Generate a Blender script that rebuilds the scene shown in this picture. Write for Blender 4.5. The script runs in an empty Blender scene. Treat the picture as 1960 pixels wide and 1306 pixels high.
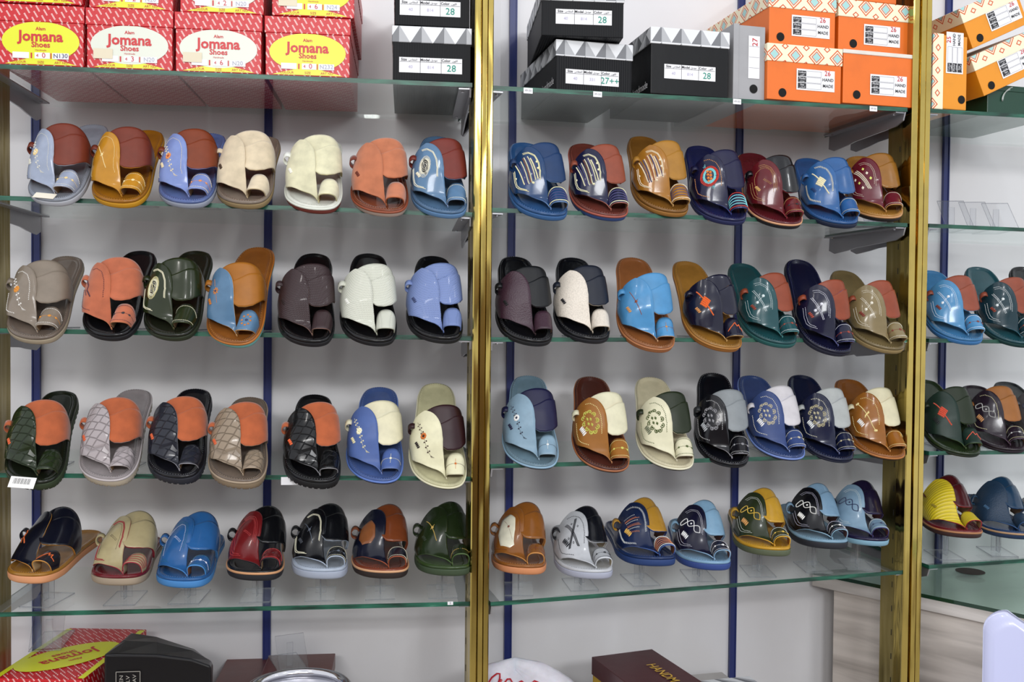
import bpy, bmesh, math, random
import numpy as np
from mathutils import Vector, Matrix
random.seed(7)
sc = bpy.context.scene
C = sc.collection
R = math.radians

# ------------------------------------------------------------------ camera, world, lights, exposure
F_PX, W_PX, H_PX = 1850.0, 1960.0, 1306.0
PITCH, ROLL = 0.0228, 0.0092
cp, sp, cr, sr = math.cos(PITCH), math.sin(PITCH), math.cos(ROLL), math.sin(ROLL)
FWD = Vector((0, cp, -sp)); _U = Vector((0, sp, cp)); _R = Vector((1, 0, 0))
RIGHT = _R * cr + _U * sr; UP = -sr * _R + cr * _U
cam_d = bpy.data.cameras.new('camera'); cam = bpy.data.objects.new('camera', cam_d); C.objects.link(cam)
cam_d.sensor_width = 36; cam_d.lens = F_PX / W_PX * 36; cam_d.clip_start = 0.02
cam.matrix_world = Matrix(((RIGHT.x, UP.x, -FWD.x, 0), (RIGHT.y, UP.y, -FWD.y, 0), (RIGHT.z, UP.z, -FWD.z, 0), (0, 0, 0, 1)))
sc.camera = cam
world = bpy.data.worlds.new('world'); sc.world = world; world.use_nodes = True
world.node_tree.nodes['Background'].inputs[0].default_value = (0.92, 0.94, 1.0, 1)
world.node_tree.nodes['Background'].inputs[1].default_value = 1.3
sc.view_settings.view_transform = 'Standard'; sc.view_settings.look = 'None'
sc.view_settings.gamma = 1; sc.view_settings.use_curve_mapping = False
sc.view_settings.exposure = -0.28
sc.cycles.max_bounces = 14; sc.cycles.transparent_max_bounces = 32
sc.cycles.caustics_reflective = False; sc.cycles.caustics_refractive = False

def area(name, loc, target, sx, sy, power, col=(1, 1, 1)):
    d = bpy.data.lights.new(name, 'AREA'); d.shape = 'RECTANGLE'; d.size = sx; d.size_y = sy
    d.energy = power; d.color = col
    o = bpy.data.objects.new(name, d); C.objects.link(o); o.location = loc
    o.rotation_euler = (Vector(target) - Vector(loc)).to_track_quat('-Z', 'Y').to_euler()
    return o
area('ceiling_and_fill_lamp', (-0.95, 0.45, 1.35), (-0.7, 1.9, -0.3), 0.10, 0.10, 2.0, (1, .96, .92))
area('ceiling_and_fill_lamp', (-0.10, 0.35, 1.35), (0.0, 1.9, -0.3), 0.10, 0.10, 2.6, (1, .98, .96))
area('ceiling_and_fill_lamp', (0.85, 0.55, 1.35), (0.8, 2.1, -0.3), 0.10, 0.10, 2.8, (.97, .98, 1))
area('ceiling_and_fill_lamp', (1.75, 0.9, 1.35), (1.2, 2.2, -0.3), 0.10, 0.10, 2.8, (.95, .98, 1))
area('ceiling_and_fill_lamp', (-0.5, -2.7, 1.30), (0.0, 2.0, -0.3), 1.2, 0.35, 58, (1, .985, .97))  # broad frontal fill behind the camera, added to brighten the wall under the shelves
area('ceiling_and_fill_lamp', (1.5, -2.5, 1.30), (0.9, 2.0, -0.3), 1.2, 0.35, 74, (.97, .985, 1))  # second added frontal fill, for the wall of the farther bays

# ------------------------------------------------------------------ pixel rays and the plan of the three bays
def ray(x, y):
    return FWD + RIGHT * ((x - W_PX / 2) / F_PX) - UP * ((y - H_PX / 2) / F_PX)
def proj(P):
    w = P.dot(FWD); return W_PX / 2 + F_PX * P.dot(RIGHT) / w, H_PX / 2 - F_PX * P.dot(UP) / w
DEPTH = 0.309
A1, B1 = 1.75, 0.1096
B2 = 0.2600
XA = -0.03
A2 = A1 + B1 * XA - B2 * XA
PLAN = [(A1, B1), (A2, B2), (A2, B2)]
def on_plane(bay, x, y, off=0.0):
    a, b = PLAN[bay]; r = ray(x, y)
    t = (a + off) / (r.y - b * r.x)
    return r * t
def yaw_of(bay): return math.atan(PLAN[bay][1])
# front-edge pixels (x0, [y...], x1, [y...]) of the five glass shelves of each bay
EDGE = [(0, [127, 379, 633, 910, 1177], 904, [163, 411, 648, 917, 1156]),
        (940, [168, 402, 650, 893, 1157], 1737, [210, 431, 652, 871, 1095]),
        (1779, [212, 432, 652, 868, 1086], 1960, [222, 440, 655, 866, 1074])]
SHELF = []                                       # SHELF[bay][level] = (left end, right end)
for b, (x0, ys0, x1, ys1) in enumerate(EDGE):
    SHELF.append([(on_plane(b, x0, y0), on_plane(b, x1, y1)) for y0, y1 in zip(ys0, ys1)])
def shelf_z(bay, lev, X):
    p, q = SHELF[bay][lev]; t = (X - p.x) / (q.x - p.x)
    return p.z + (q.z - p.z) * t
GT = 0.008                                       # glass thickness (edge line is its middle)
def shelf_pt(bay, lev, px, off):
    """point on top of a shelf, off metres behind the front edge, seen at image column px"""
    y = 600
    for _ in range(12):
        P = on_plane(bay, px, y, off); z = shelf_z(bay, lev, P.x) + GT / 2
        P = Vector((P.x, P.y, z)); y = proj(P)[1]
    return P

# ------------------------------------------------------------------ materials
def lin(c):
    return tuple((v / 12.92 if v <= 0.04045 else ((v + 0.055) / 1.055) ** 2.4) for v in c)
def hexc(h):
    return lin(tuple(int(h[i:i + 2], 16) / 255 for i in (0, 2, 4)))
_m = {}
def mat(key, col='808080', rough=0.4, metal=0.0, finish=None, coat=0.0, spec=0.5):
    k = (key, col, rough, metal, finish, coat)
    if k in _m: return _m[k]
    m = bpy.data.materials.new(key); m.use_nodes = True; nt = m.node_tree; N = nt.nodes; L = nt.links
    p = N['Principled BSDF']; c = hexc(col)
    p.inputs['Base Color'].default_value = (*c, 1); p.inputs['Roughness'].default_value = rough
    p.inputs['Metallic'].default_value = metal; p.inputs['Coat Weight'].default_value = coat
    p.inputs['Coat Roughness'].default_value = 0.08
    p.inputs['Specular IOR Level'].default_value = spec
    tc = N.new('ShaderNodeTexCoord')
    def bump(sock, strength, dist):
        b = N.new('ShaderNodeBump'); b.inputs['Strength'].default_value = strength; b.inputs['Distance'].default_value = dist
        L.new(sock, b.inputs['Height']); L.new(b.outputs[0], p.inputs['Normal'])
    def mixc(fac, c2, lo=0.0, hi=1.0):
        mr = N.new('ShaderNodeMapRange'); mr.inputs[1].default_value = lo; mr.inputs[2].default_value = hi
        L.new(fac, mr.inputs[0])
        mx = N.new('ShaderNodeMix'); mx.data_type = 'RGBA'
        mx.inputs[6].default_value = (*c, 1); mx.inputs[7].default_value = (*c2, 1)
        L.new(mr.outputs[0], mx.inputs[0]); L.new(mx.outputs[2], p.inputs['Base Color'])
    if finish in ('leather', None) and key != 'plain':
        n = N.new('ShaderNodeTexNoise'); n.inputs['Scale'].default_value = 60; n.inputs['Detail'].default_value = 6
        L.new(tc.outputs['Object'], n.inputs['Vector']); mixc(n.outputs[0], tuple(v * .80 for v in c), .4, .9)
        bump(n.outputs[0], 0.12, 0.001)
    elif finish == 'suede':
        n = N.new('ShaderNodeTexNoise'); n.inputs['Scale'].default_value = 45; n.inputs['Detail'].default_value = 8
        L.new(tc.outputs['Object'], n.inputs['Vector']); mixc(n.outputs[0], tuple(v * .72 for v in c), .35, .75)
        n2 = N.new('ShaderNodeTexNoise'); n2.inputs['Scale'].default_value = 1200
        L.new(tc.outputs['Object'], n2.inputs['Vector']); bump(n2.outputs[0], 0.4, 0.0006)
        p.inputs['Sheen Weight'].default_value = 0.3
    elif finish == 'woven':
        mp = N.new('ShaderNodeMapping'); mp.inputs['Rotation'].default_value = (0, 0, R(35)); mp.inputs['Scale'].default_value = (430, 600, 430)
        L.new(tc.outputs['Object'], mp.inputs[0])
        ch = N.new('ShaderNodeTexVoronoi'); ch.inputs['Randomness'].default_value = 0.0; ch.inputs['Scale'].default_value = 1
        L.new(mp.outputs[0], ch.inputs['Vector']); bump(ch.outputs['Distance'], 0.9, 0.0012)
        mixc(ch.outputs['Distance'], tuple(v * .7 for v in c), .3, .8)
    elif finish == 'croc':
        mp = N.new('ShaderNodeMapping'); mp.inputs['Rotation'].default_value = (0, 0, R(28)); mp.inputs['Scale'].default_value = (62, 95, 20)
        L.new(tc.outputs['Object'], mp.inputs[0])
        v = N.new('ShaderNodeTexVoronoi'); v.feature = 'DISTANCE_TO_EDGE'; v.inputs['Scale'].default_value = 1; v.inputs['Randomness'].default_value = .22
        L.new(mp.outputs[0], v.inputs['Vector'])
        mr = N.new('ShaderNodeMapRange'); mr.inputs[2].default_value = 0.09; L.new(v.outputs['Distance'], mr.inputs[0])
        bump(mr.outputs[0], 0.9, 0.0016)
        mx = N.new('ShaderNodeMix'); mx.data_type = 'RGBA'; mx.inputs[6].default_value = (*[x * .72 for x in c], 1); mx.inputs[7].default_value = (*c, 1)
        L.new(mr.outputs[0], mx.inputs[0]); L.new(mx.outputs[2], p.inputs['Base Color'])
    elif finish == 'pebble':
        n = N.new('ShaderNodeTexNoise'); n.inputs['Scale'].default_value = 420; n.inputs['Detail'].default_value = 3
        L.new(tc.outputs['Object'], n.inputs['Vector']); bump(n.outputs[0], 0.8, 0.001)
        mixc(n.outputs[0], tuple(v * .75 for v in c), .4, .8)
    elif finish == 'ribbed':
        w = N.new('ShaderNodeTexWave'); w.inputs['Scale'].default_value = 60; w.bands_direction = 'Y'
        L.new(tc.outputs['Object'], w.inputs['Vector']); bump(w.outputs[0], 0.5, 0.001)
        mixc(w.outputs[0], tuple(v * .55 for v in c), .85, 1)
    elif finish == 'brass':
        mp = N.new('ShaderNodeMapping'); mp.inputs['Scale'].default_value = (14, 14, 2.2); L.new(tc.outputs['Object'], mp.inputs[0])
        n = N.new('ShaderNodeTexNoise'); n.inputs['Scale'].default_value = 1.6; n.inputs['Detail'].default_value = 2
        L.new(mp.outputs[0], n.inputs['Vector']); bump(n.outputs[0], 0.55, 0.012)
        n2 = N.new('ShaderNodeTexNoise'); n2.inputs['Scale'].default_value = 12; n2.inputs['Detail'].default_value = 8; L.new(tc.outputs['Object'], n2.inputs['Vector'])
        mixc(n2.outputs[0], tuple(v * .7 for v in c), .45, .8)
    elif finish == 'card':
        n = N.new('ShaderNodeTexNoise'); n.inputs['Scale'].default_value = 18; n.inputs['Detail'].default_value = 5
        L.new(tc.outputs['Object'], n.inputs['Vector']); mixc(n.outputs[0], tuple(v * .85 for v in c), .45, .8); bump(n.outputs[0], 0.15, 0.004)
    elif finish == 'corrugated':
        w = N.new('ShaderNodeTexWave'); w.inputs['Scale'].default_value = 70; w.bands_direction = 'X'
        L.new(tc.outputs['Object'], w.inputs['Vector']); bump(w.outputs[0], 0.35, 0.001)
        mixc(w.outputs[0], tuple(v * 1.25 + .0008 for v in c), .3, 1)
    _m[k] = m
    return m

def leather(col, finish='leather'):
    # dyed leather: deep colours take a little more pigment than their swatch
    c = [int(col[i:i + 2], 16) / 255 for i in (0, 2, 4)]; lu = .3 * c[0] + .59 * c[1] + .11 * c[2]
    k = min(1, .68 + .36 * lu / .8); c = [(v * .94 + lu * .06) * k for v in c]; col = '%02x%02x%02x' % tuple(int(v * 255) for v in c)
    if finish == 'suede': return mat('suede', col, .92, 0, 'suede')
    if finish == 'matte': return mat('matte_leather', col, .42, 0, 'leather', 0, .3)
    if finish == 'woven': return mat('woven_leather', col, .38, 0, 'woven', .15)
    if finish == 'croc': return mat('embossed_leather', col, .24, 0, 'croc', .25, .3)
    if finish == 'pebble': return mat('grained_leather', col, .42, 0, 'pebble')
    if finish == 'ribbed': return mat('ribbed_leather', col, .3, 0, 'ribbed')
    return mat('polished_leather', col, .24, 0, 'leather', .25, .3)

def clear_mat(name, tint, refl=0.04, gloss=0.03, haze=0.0):
    m = bpy.data.materials.new(name); m.use_nodes = True; nt = m.node_tree; N = nt.nodes; L = nt.links
    N.clear(); out = N.new('ShaderNodeOutputMaterial')
    t = N.new('ShaderNodeBsdfTransparent'); t.inputs[0].default_value = (*tint, 1)
    g = N.new('ShaderNodeBsdfGlossy'); g.inputs['Roughness'].default_value = gloss; g.inputs[0].default_value = (.95, 1, .98, 1)
    f = N.new('ShaderNodeLayerWeight'); pw = N.new('ShaderNodeMath'); pw.operation = 'POWER'; pw.inputs[1].default_value = 5
    L.new(f.outputs['Facing'], pw.inputs[0])       # Schlick, the same from both sides of the pane
    mu = N.new('ShaderNodeMath'); mu.operation = 'MULTIPLY_ADD'; mu.inputs[1].default_value = .55; mu.inputs[2].default_value = refl; L.new(pw.outputs[0], mu.inputs[0])
    mx = N.new('ShaderNodeMixShader'); L.new(mu.outputs[0], mx.inputs[0]); L.new(t.outputs[0], mx.inputs[1]); L.new(g.outputs[0], mx.inputs[2])
    if haze:
        d = N.new('ShaderNodeBsdfDiffuse'); d.inputs[0].default_value = (.75, .8, .78, 1)
        m2 = N.new('ShaderNodeMixShader'); m2.inputs[0].default_value = haze
        L.new(mx.outputs[0], m2.inputs[1]); L.new(d.outputs[0], m2.inputs[2]); L.new(m2.outputs[0], out.inputs[0])
    else: L.new(mx.outputs[0], out.inputs[0])
    return m
M_GLASS = clear_mat('shelf_glass', (.982, .996, .99), .03, .02, .007)
M_ACRYL = clear_mat('clear_acrylic', (.95, .95, .96), 0.03, .04, .03)
M_ACEDGE = clear_mat('acrylic_edge', (.62, .62, .66), 0.10, .1, .12)
M_BRASS = mat('brass', 'bfa95e', .15, 1.0, 'brass')
M_BRASSP = mat('brass_plate', '9a8a52', .33, 1.0, 'brass')
M_GREY = mat('bracket_metal', 'a4a4a8', .35, .7, 'plain')
M_STEEL = mat('plain', 'd0d0d4', .15, 1.0, 'plain')

def glass_edge_mat():
    m = mat('glass_edge', '1d5c46', .38, 0, 'plain', 0); nt = m.node_tree; N = nt.nodes; L = nt.links; p = N['Principled BSDF']
    tc = N.new('ShaderNodeTexCoord'); mp = N.new('ShaderNodeMapping'); mp.inputs['Scale'].default_value = (9, 9, 60); L.new(tc.outputs['Object'], mp.inputs[0])
    n = N.new('ShaderNodeTexNoise'); n.inputs['Scale'].default_value = 2; n.inputs['Detail'].default_value = 5; L.new(mp.outputs[0], n.inputs['Vector'])
    r = N.new('ShaderNodeValToRGB'); r.color_ramp.elements[0].position = .35; r.color_ramp.elements[0].color = (*hexc('0a2a20'), 1)
    r.color_ramp.elements[1].position = .62; r.color_ramp.elements[1].color = (*hexc('1f5c48'), 1)
    e = r.color_ramp.elements.new(.76); e.color = (*hexc('c8e2d8'), 1); e = r.color_ramp.elements.new(.72); e.color = (*hexc('2a6a54'), 1)  # pale stop paints highlights on small chips along the edge
    L.new(n.outputs[0], r.inputs[0]); L.new(r.outputs[0], p.inputs['Base Color'])
    return m
M_GEDGE = glass_edge_mat()

# ------------------------------------------------------------------ object helpers
def tag(o, label=None, cat=None, group=None, kind=None):
    if label: o['label'] = label
    if cat: o['category'] = cat
    if group: o['group'] = group
    if kind: o['kind'] = kind
    return o
def empty(name, loc=(0, 0, 0), rot=None):
    o = bpy.data.objects.new(name, None); C.objects.link(o); o.empty_display_size = .03
    if rot is not None: o.matrix_world = Matrix.Translation(loc) @ rot.to_4x4()
    else: o.location = loc
    return o
def mesh_obj(name, verts, faces, mats, parent=None, fm=None, smooth=True):
    me = bpy.data.meshes.new(name); me.from_pydata([tuple(v) for v in verts], [], faces); me.update()
    for m in (mats if isinstance(mats, (list, tuple)) else [mats]): me.materials.append(m)
    if fm: me.polygons.foreach_set('material_index', fm)
    if smooth: me.polygons.foreach_set('use_smooth', [True] * len(faces))
    o = bpy.data.objects.new(name, me); C.objects.link(o)
    if parent: o.parent = parent
    return o
class MB:
    def __init__(s): s.v = []; s.f = []; s.m = []
    def add(s, vs, fs, mi=0):
        n = len(s.v); s.v += [Vector(v) for v in vs]; s.f += [tuple(i + n for i in f) for f in fs]; s.m += [mi] * len(fs)
    def box(s, x0, x1, y0, y1, z0, z1, mi=0, M=None):
        vs = [Vector((x, y, z)) for z in (z0, z1) for y in (y0, y1) for x in (x0, x1)]
        if M: vs = [M @ v for v in vs]
        s.add(vs, [(0, 2, 3, 1), (4, 5, 7, 6), (0, 1, 5, 4), (2, 6, 7, 3), (0, 4, 6, 2), (1, 3, 7, 5)], mi)
    def tube(s, pts, r, n=8, mi=0, closed=False):
        pts = [Vector(p) for p in pts]; k = len(pts); base = []
        up = Vector((0, 0, 1))
        for i, p in enumerate(pts):
            a = pts[(i - 1) % k] if (closed or i) else p; b = pts[(i + 1) % k] if (closed or i < k - 1) else p
            d = (b - a).normalized(); u = d.cross(up)
            if u.length < .05: u = d.cross(Vector((1, 0, 0)))
            u.normalize(); w = u.cross(d)
            base.append([p + (u * math.cos(t * 2 * math.pi / n) + w * math.sin(t * 2 * math.pi / n)) * r for t in range(n)])
        vs = [v for ring in base for v in ring]; fs = []
        for i in range(k if closed else k - 1):
            j = (i + 1) % k
            for t in range(n): fs.append((i * n + t, i * n + (t + 1) % n, j * n + (t + 1) % n, j * n + t))
        if not closed: fs += [tuple(range(n))[::-1], tuple((k - 1) * n + t for t in range(n))]
        s.add(vs, fs, mi)
    def build(s, name, mats, parent=None, smooth=False, bevel=0):
        o = mesh_obj(name, s.v, s.f, mats, parent, s.m, smooth)
        if bevel:
            b = o.modifiers.new('bevel', 'BEVEL'); b.width = bevel; b.segments = 2; b.limit_method = 'ANGLE'
        return o
def lerp(a, b, t): return a + (b - a) * t
def tab(x, xs, ys):
    return float(np.interp(x, xs, ys))

def text_verts(s, size, align='CENTER', bold=0.0):
    cu = bpy.data.curves.new('t', 'FONT'); cu.body = s; cu.size = size; cu.align_x = align; cu.align_y = 'CENTER'
    cu.resolution_u = 2; cu.offset = bold * size
    o = bpy.data.objects.new('t', cu); C.objects.link(o)
    bpy.context.view_layer.update()
    me = bpy.data.meshes.new_from_object(o.evaluated_get(bpy.context.evaluated_depsgraph_get()))
    vs = [v.co.copy() for v in me.vertices]; fs = [tuple(p.vertices) for p in me.polygons]
    bpy.data.objects.remove(o); bpy.data.curves.remove(cu); bpy.data.meshes.remove(me)
    return vs, fs
_tc = {}
def face_text(mb, s, size, x, z, mi=0, rot=0.0, y=-0.0012, bold=0.0, sx=1.0):
    """writes on a face that looks towards -Y"""
    k = (s, size, bold)
    if k not in _tc: _tc[k] = text_verts(s, size, 'CENTER', bold)
    vs, fs = _tc[k]; c, q = math.cos(rot), math.sin(rot)
    mb.add([Vector((x + (v.x * c * sx - v.y * q), y, z + (v.x * q * sx + v.y * c))) for v in vs], fs, mi)
def face_rect(mb, x0, x1, z0, z1, y=-0.0008, mi=0):
    mb.add([(x0, y, z0), (x1, y, z0), (x1, y, z1), (x0, y, z1)], [(0, 1, 2, 3)], mi)
def face_ellipse(mb, cx, cz, a, b, y=-0.0006, mi=0, n=40, r0=0):
    vs = [(cx + a * math.cos(t * 2 * math.pi / n), y, cz + b * math.sin(t * 2 * math.pi / n)) for t in range(n)]
    mb.add(vs, [tuple(range(n))], mi)
def face_line(mb, x0, z0, x1, z1, w, y=-0.0011, mi=0):
    d = Vector((x1 - x0, 0, z1 - z0)); l = d.length or 1; n = Vector((-d.z, 0, d.x)) / l * w / 2
    a = Vector((x0, y, z0)); b = Vector((x1, y, z1))
    mb.add([a - n, b - n, b + n, a + n], [(0, 1, 2, 3)], mi)

# ------------------------------------------------------------------ the setting
def wall_mat():
    m = mat('white_laminate', 'c9c8c8', .32, 0, 'plain', .0); nt = m.node_tree; N = nt.nodes; L = nt.links; p = N['Principled BSDF']
    tc = N.new('ShaderNodeTexCoord'); n = N.new('ShaderNodeTexNoise'); n.inputs['Scale'].default_value = 3; n.inputs['Detail'].default_value = 6
    L.new(tc.outputs['Object'], n.inputs['Vector'])
    r = N.new('ShaderNodeValToRGB'); r.color_ramp.elements[0].position = .3; r.color_ramp.elements[0].color = (*hexc('d0cece'), 1)
    r.color_ramp.elements[1].position = .7; r.color_ramp.elements[1].color = (*hexc('dadadc'), 1)
    L.new(n.outputs[0], r.inputs[0]); L.new(r.outputs[0], p.inputs['Base Color'])
    return m
M_WALL = wall_mat()
def wall_strip(name, bay, px0, px1, label):
    a, b = PLAN[bay]; off = DEPTH + .004
    P = on_plane(bay, px0, 600, off); Q = on_plane(bay, px1, 600, off)
    if name == 'wall_left': Q = Vector((XJ, YJ, 0))
    else: P = Vector((XJ, YJ, 0))
    n = Vector((Q.y - P.y, -(Q.x - P.x), 0)).normalized() * -0.02
    if n.y < 0: n = -n
    v = []
    for z in (-1.50, 1.4):
        v += [Vector((P.x, P.y, z)), Vector((Q.x, Q.y, z)), Vector((Q.x, Q.y, z)) + n, Vector((P.x, P.y, z)) + n]
    f = [(0, 1, 5, 4), (1, 2, 6, 5), (2, 3, 7, 6), (3, 0, 4, 7), (0, 3, 2, 1), (4, 5, 6, 7)]
    o = mesh_obj(name, v, f, M_WALL, smooth=False)
    tag(o, label, 'wall', kind='structure')
XJ = XA; YJ = A1 + B1 * XA + DEPTH + .004
wall_strip('wall_left', 0, -500, 0, 'pale grey glossy back panel behind the shelves nearer the first stretch')
wall_strip('wall_right', 1, 0, 2500, 'pale grey glossy back panel behind the shelves beyond the middle brass post')
fl = MB(); fl.box(-4, 4, -3, 4.5, -1.52, -1.50)
tag(fl.build('floor', mat('floor_tile', 'b5aea4', .3, 0, 'card')), 'pale tiled shop floor', 'floor', kind='structure')
def node_mat(name, rough, build):
    m = bpy.data.materials.new(name); m.use_nodes = True; nt = m.node_tree; p = nt.nodes['Principled BSDF']; p.inputs['Roughness'].default_value = rough
    tc = nt.nodes.new('ShaderNodeTexCoord'); sx = nt.nodes.new('ShaderNodeSeparateXYZ'); nt.links.new(tc.outputs['Object'], sx.inputs[0])
    def M(op, a, b=None, c=None):
        n = nt.nodes.new('ShaderNodeMath'); n.operation = op
        for i, v in enumerate((a, b, c)):
            if v is None: continue
            if isinstance(v, (int, float)): n.inputs[i].default_value = v
            else: nt.links.new(v, n.inputs[i])
        return n.outputs[0]
    def MIX(f, a, b):
        n = nt.nodes.new('ShaderNodeMix'); n.data_type = 'RGBA'
        for i, v in ((0, f), (6, a), (7, b)):
            if isinstance(v, str): n.inputs[i].default_value = (*hexc(v), 1)
            elif isinstance(v, (int, float)): n.inputs[i].default_value = v
            else: nt.links.new(v, n.inputs[i])
        return n.outputs[2]
    out = build(nt, sx, M, MIX); nt.links.new(out, p.inputs['Base Color'])
    return m
def goods(nt, sx, M, MIX):
    b = nt.nodes.new('ShaderNodeTexBrick'); b.inputs['Scale'].default_value = 1; b.inputs['Brick Width'].default_value = .34; b.inputs['Row Height'].default_value = .17; b.inputs['Mortar Size'].default_value = .02
    b.inputs['Color1'].default_value = (*hexc('9c5a20'), 1); b.inputs['Color2'].default_value = (*hexc('3a3430'), 1); b.inputs['Mortar'].default_value = (*hexc('8c8478'), 1)
    c = nt.nodes.new('ShaderNodeCombineXYZ'); nt.links.new(sx.outputs[0], c.inputs[0]); nt.links.new(sx.outputs[2], c.inputs[1]); nt.links.new(c.outputs[0], b.inputs['Vector'])
    return b.outputs[0]
wf = MB(); wf.box(-2.2, 2.6, -2.02, -2.0, -1.5, .40)
tag(wf.build('wall_front', node_mat('stocked_wall', .6, goods)), 'opposite shop wall stocked with orange and dark boxes, mirrored in the brass', 'wall', kind='structure')
# blue slotted standards on the wall
def standard(i, bay, px, w=.0135):
    yw = yaw_of(bay); P = on_plane(bay, px, 600, DEPTH + .001)
    mb = MB(); M = Matrix.Translation((P.x, P.y, 0)) @ Matrix.Rotation(yw, 4, 'Z')
    mb.box(-w / 2, w / 2, -.004, .002, -1.49, 1.39, 0, M)
    for s in (-1, 1): mb.box(s * w / 2 - .0012, s * w / 2 + .0012, -.006, .002, -1.49, 1.39, 0, M)
    o = mb.build('trim_%d' % i, mat('navy_paint', '1d2a66', .35, 0, 'card'))
    where = ['behind the leftmost column of sandals', 'under the beige suede sandals column of the first bay', 'just beyond the middle brass post', 'in the middle bay near its brass end post', 'in the last bay beyond the empty stands'][i - 1]
    tag(o, 'navy blue upright wall strip ' + where, 'wall strip', kind='structure')
for i, (b, px) in enumerate([(0, 70), (0, 513), (1, 977), (1, 1410), (2, 1804)]): standard(i + 1, b, px)

# ------------------------------------------------------------------ brass posts
def post(bay, px, width, plate_side, plate_len, label):
    P = on_plane(bay, px, 600, -.004); yw = yaw_of(bay)
    root = empty('brass_post', (P.x, P.y, -1.50)); root.rotation_euler = (0, 0, yw)
    h = width / 2
    prof = [(-h, .03), (-h, .002), (-h + .002, 0), (-h * .42, 0), (-h * .36, .004), (-h * .30, .004), (-h * .24, -.003), (h * .24, -.003),
            (h * .30, .004), (h * .36, .004), (h * .42, 0), (h - .002, 0), (h, .002), (h, .03)]
    n = len(prof); nz = 2; v = []
    for z in (0.0, 2.88): v += [(x, y, z) for x, y in prof]
    f = [(i, (i + 1) % n, n + (i + 1) % n, n + i) for i in range(n)] + [tuple(range(n))[::-1], tuple(range(n, 2 * n))]
    mesh_obj('front_channel', v, f, M_BRASS, root, smooth=False)
    for s in plate_side:
        mb = MB(); x = s * (h - .0015)
        mb.box(x - .0015, x + .0015, .0305, .0305 + plate_len, 0, 2.88)
        mb.build('side_plate', M_BRASSP, root)
        sl = MB()
        for k in range(46):
            z = .35 + k * .05
            sl.box(x - .0018 + s * .0002, x + .0018 + s * .0002, .036, .0375, z, z + .012)
        sl.build('slot', mat('plain', '101010', .8, 0, 'plain'), root)
    tag(root, label, 'post')
post(0, -62, .045, (1,), .09, 'brass post at the far end of the first bay, only its side showing')
post(1, 923, .0345, (-1, 1), .016, 'polished brass post between the first and middle bays, mirror-like channel front')
post(1, 1757, .0435, (-1, 1), .045, 'polished brass post with deep side plate between middle and last bays')

# ------------------------------------------------------------------ glass shelves and brackets
LEVEL = ['top box shelf', 'upper sandal shelf', 'second sandal shelf', 'third sandal shelf', 'lowest sandal shelf']
BAY = ['first bay', 'middle bay', 'last bay']
def bez(b, P): return P
for b in range(3):
    yw = yaw_of(b)
    for l in range(5):
        p, q = SHELF[b][l]
        d = (q - p).normalized()
        p2 = p - d * (.14 if b == 0 else (.001))
        q2 = q + d * (.0 if b < 2 else .55)
        back = Vector((-math.sin(yw), math.cos(yw), 0)) * (DEPTH * math.cos(yw) - .003)
        u = Vector((0, 0, GT / 2)); e = .0007
        vs = [p2 - u, q2 - u, q2 - u + back, p2 - u + back, p2 + u, q2 + u, q2 + u + back, p2 + u + back]
        fs = [(0, 3, 2, 1), (4, 5, 6, 7), (0, 1, 5, 4), (1, 2, 6, 5), (2, 3, 7, 6), (3, 0, 4, 7)]
        o = mesh_obj('glass_shelf', vs, fs, [M_GLASS, M_GEDGE], fm=[0, 0, 1, 1, 0, 1], smooth=False)
        # the origin sits at the shelf's front corner
        tag(o, 'clear glass %s of the %s with a green front edge' % (LEVEL[l], BAY[b]), 'shelf', 'glass shelves')
        ends = [(p2 if b else SHELF[0][l][0] - d * .035, 1, 'near end')] if b != 2 else [(p2, 1, 'near end')]
        if b < 2: ends.append((q2, -1, 'post end' if b == 0 else 'far end'))
        for (e0, s, nm) in ends:
            T = .010
            root = empty('shelf_bracket', e0 - Vector((0, 0, GT / 2 + .0005))); root.rotation_euler = (0, 0, yw)
            prof = [(.002, 0), (.27, 0), (.272, -.030), (.25, -.038), (.20, -.034), (.17, -.030), (.03, -.024), (.008, -.016)]
            x0, x1 = (.0015, .0045)
            if s < 0: x0, x1 = -.0045, -.0015
            n = len(prof); v = [(x0, y, z) for y, z in prof] + [(x1, y, z) for y, z in prof]
            f = [(i, (i + 1) % n, n + (i + 1) % n, n + i) for i in range(n)] + [tuple(range(n))[::-1], tuple(range(n, 2 * n))]
            mesh_obj('bracket_arm', v, f, M_GREY, root, smooth=False)
            fm_ = MB(); xx = (.0015, .024) if s > 0 else (-.024, -.0015)
            fm_.box(xx[0], xx[1], .004, .262, -.0025, 0)
            fm_.build('support_flange', M_GREY, root)
            sc_ = MB()
            for yy in (.02, .24):
                cx = s * .016
                sc_.tube([(cx, yy, -.0045), (cx, yy, -.0024)], .003, 10)
            sc_.build('screw', M_STEEL, root)
            tag(root, 'grey metal bracket under the %s of the %s in the %s' % (nm, LEVEL[l], BAY[b]), 'bracket', 'shelf brackets')

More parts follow.
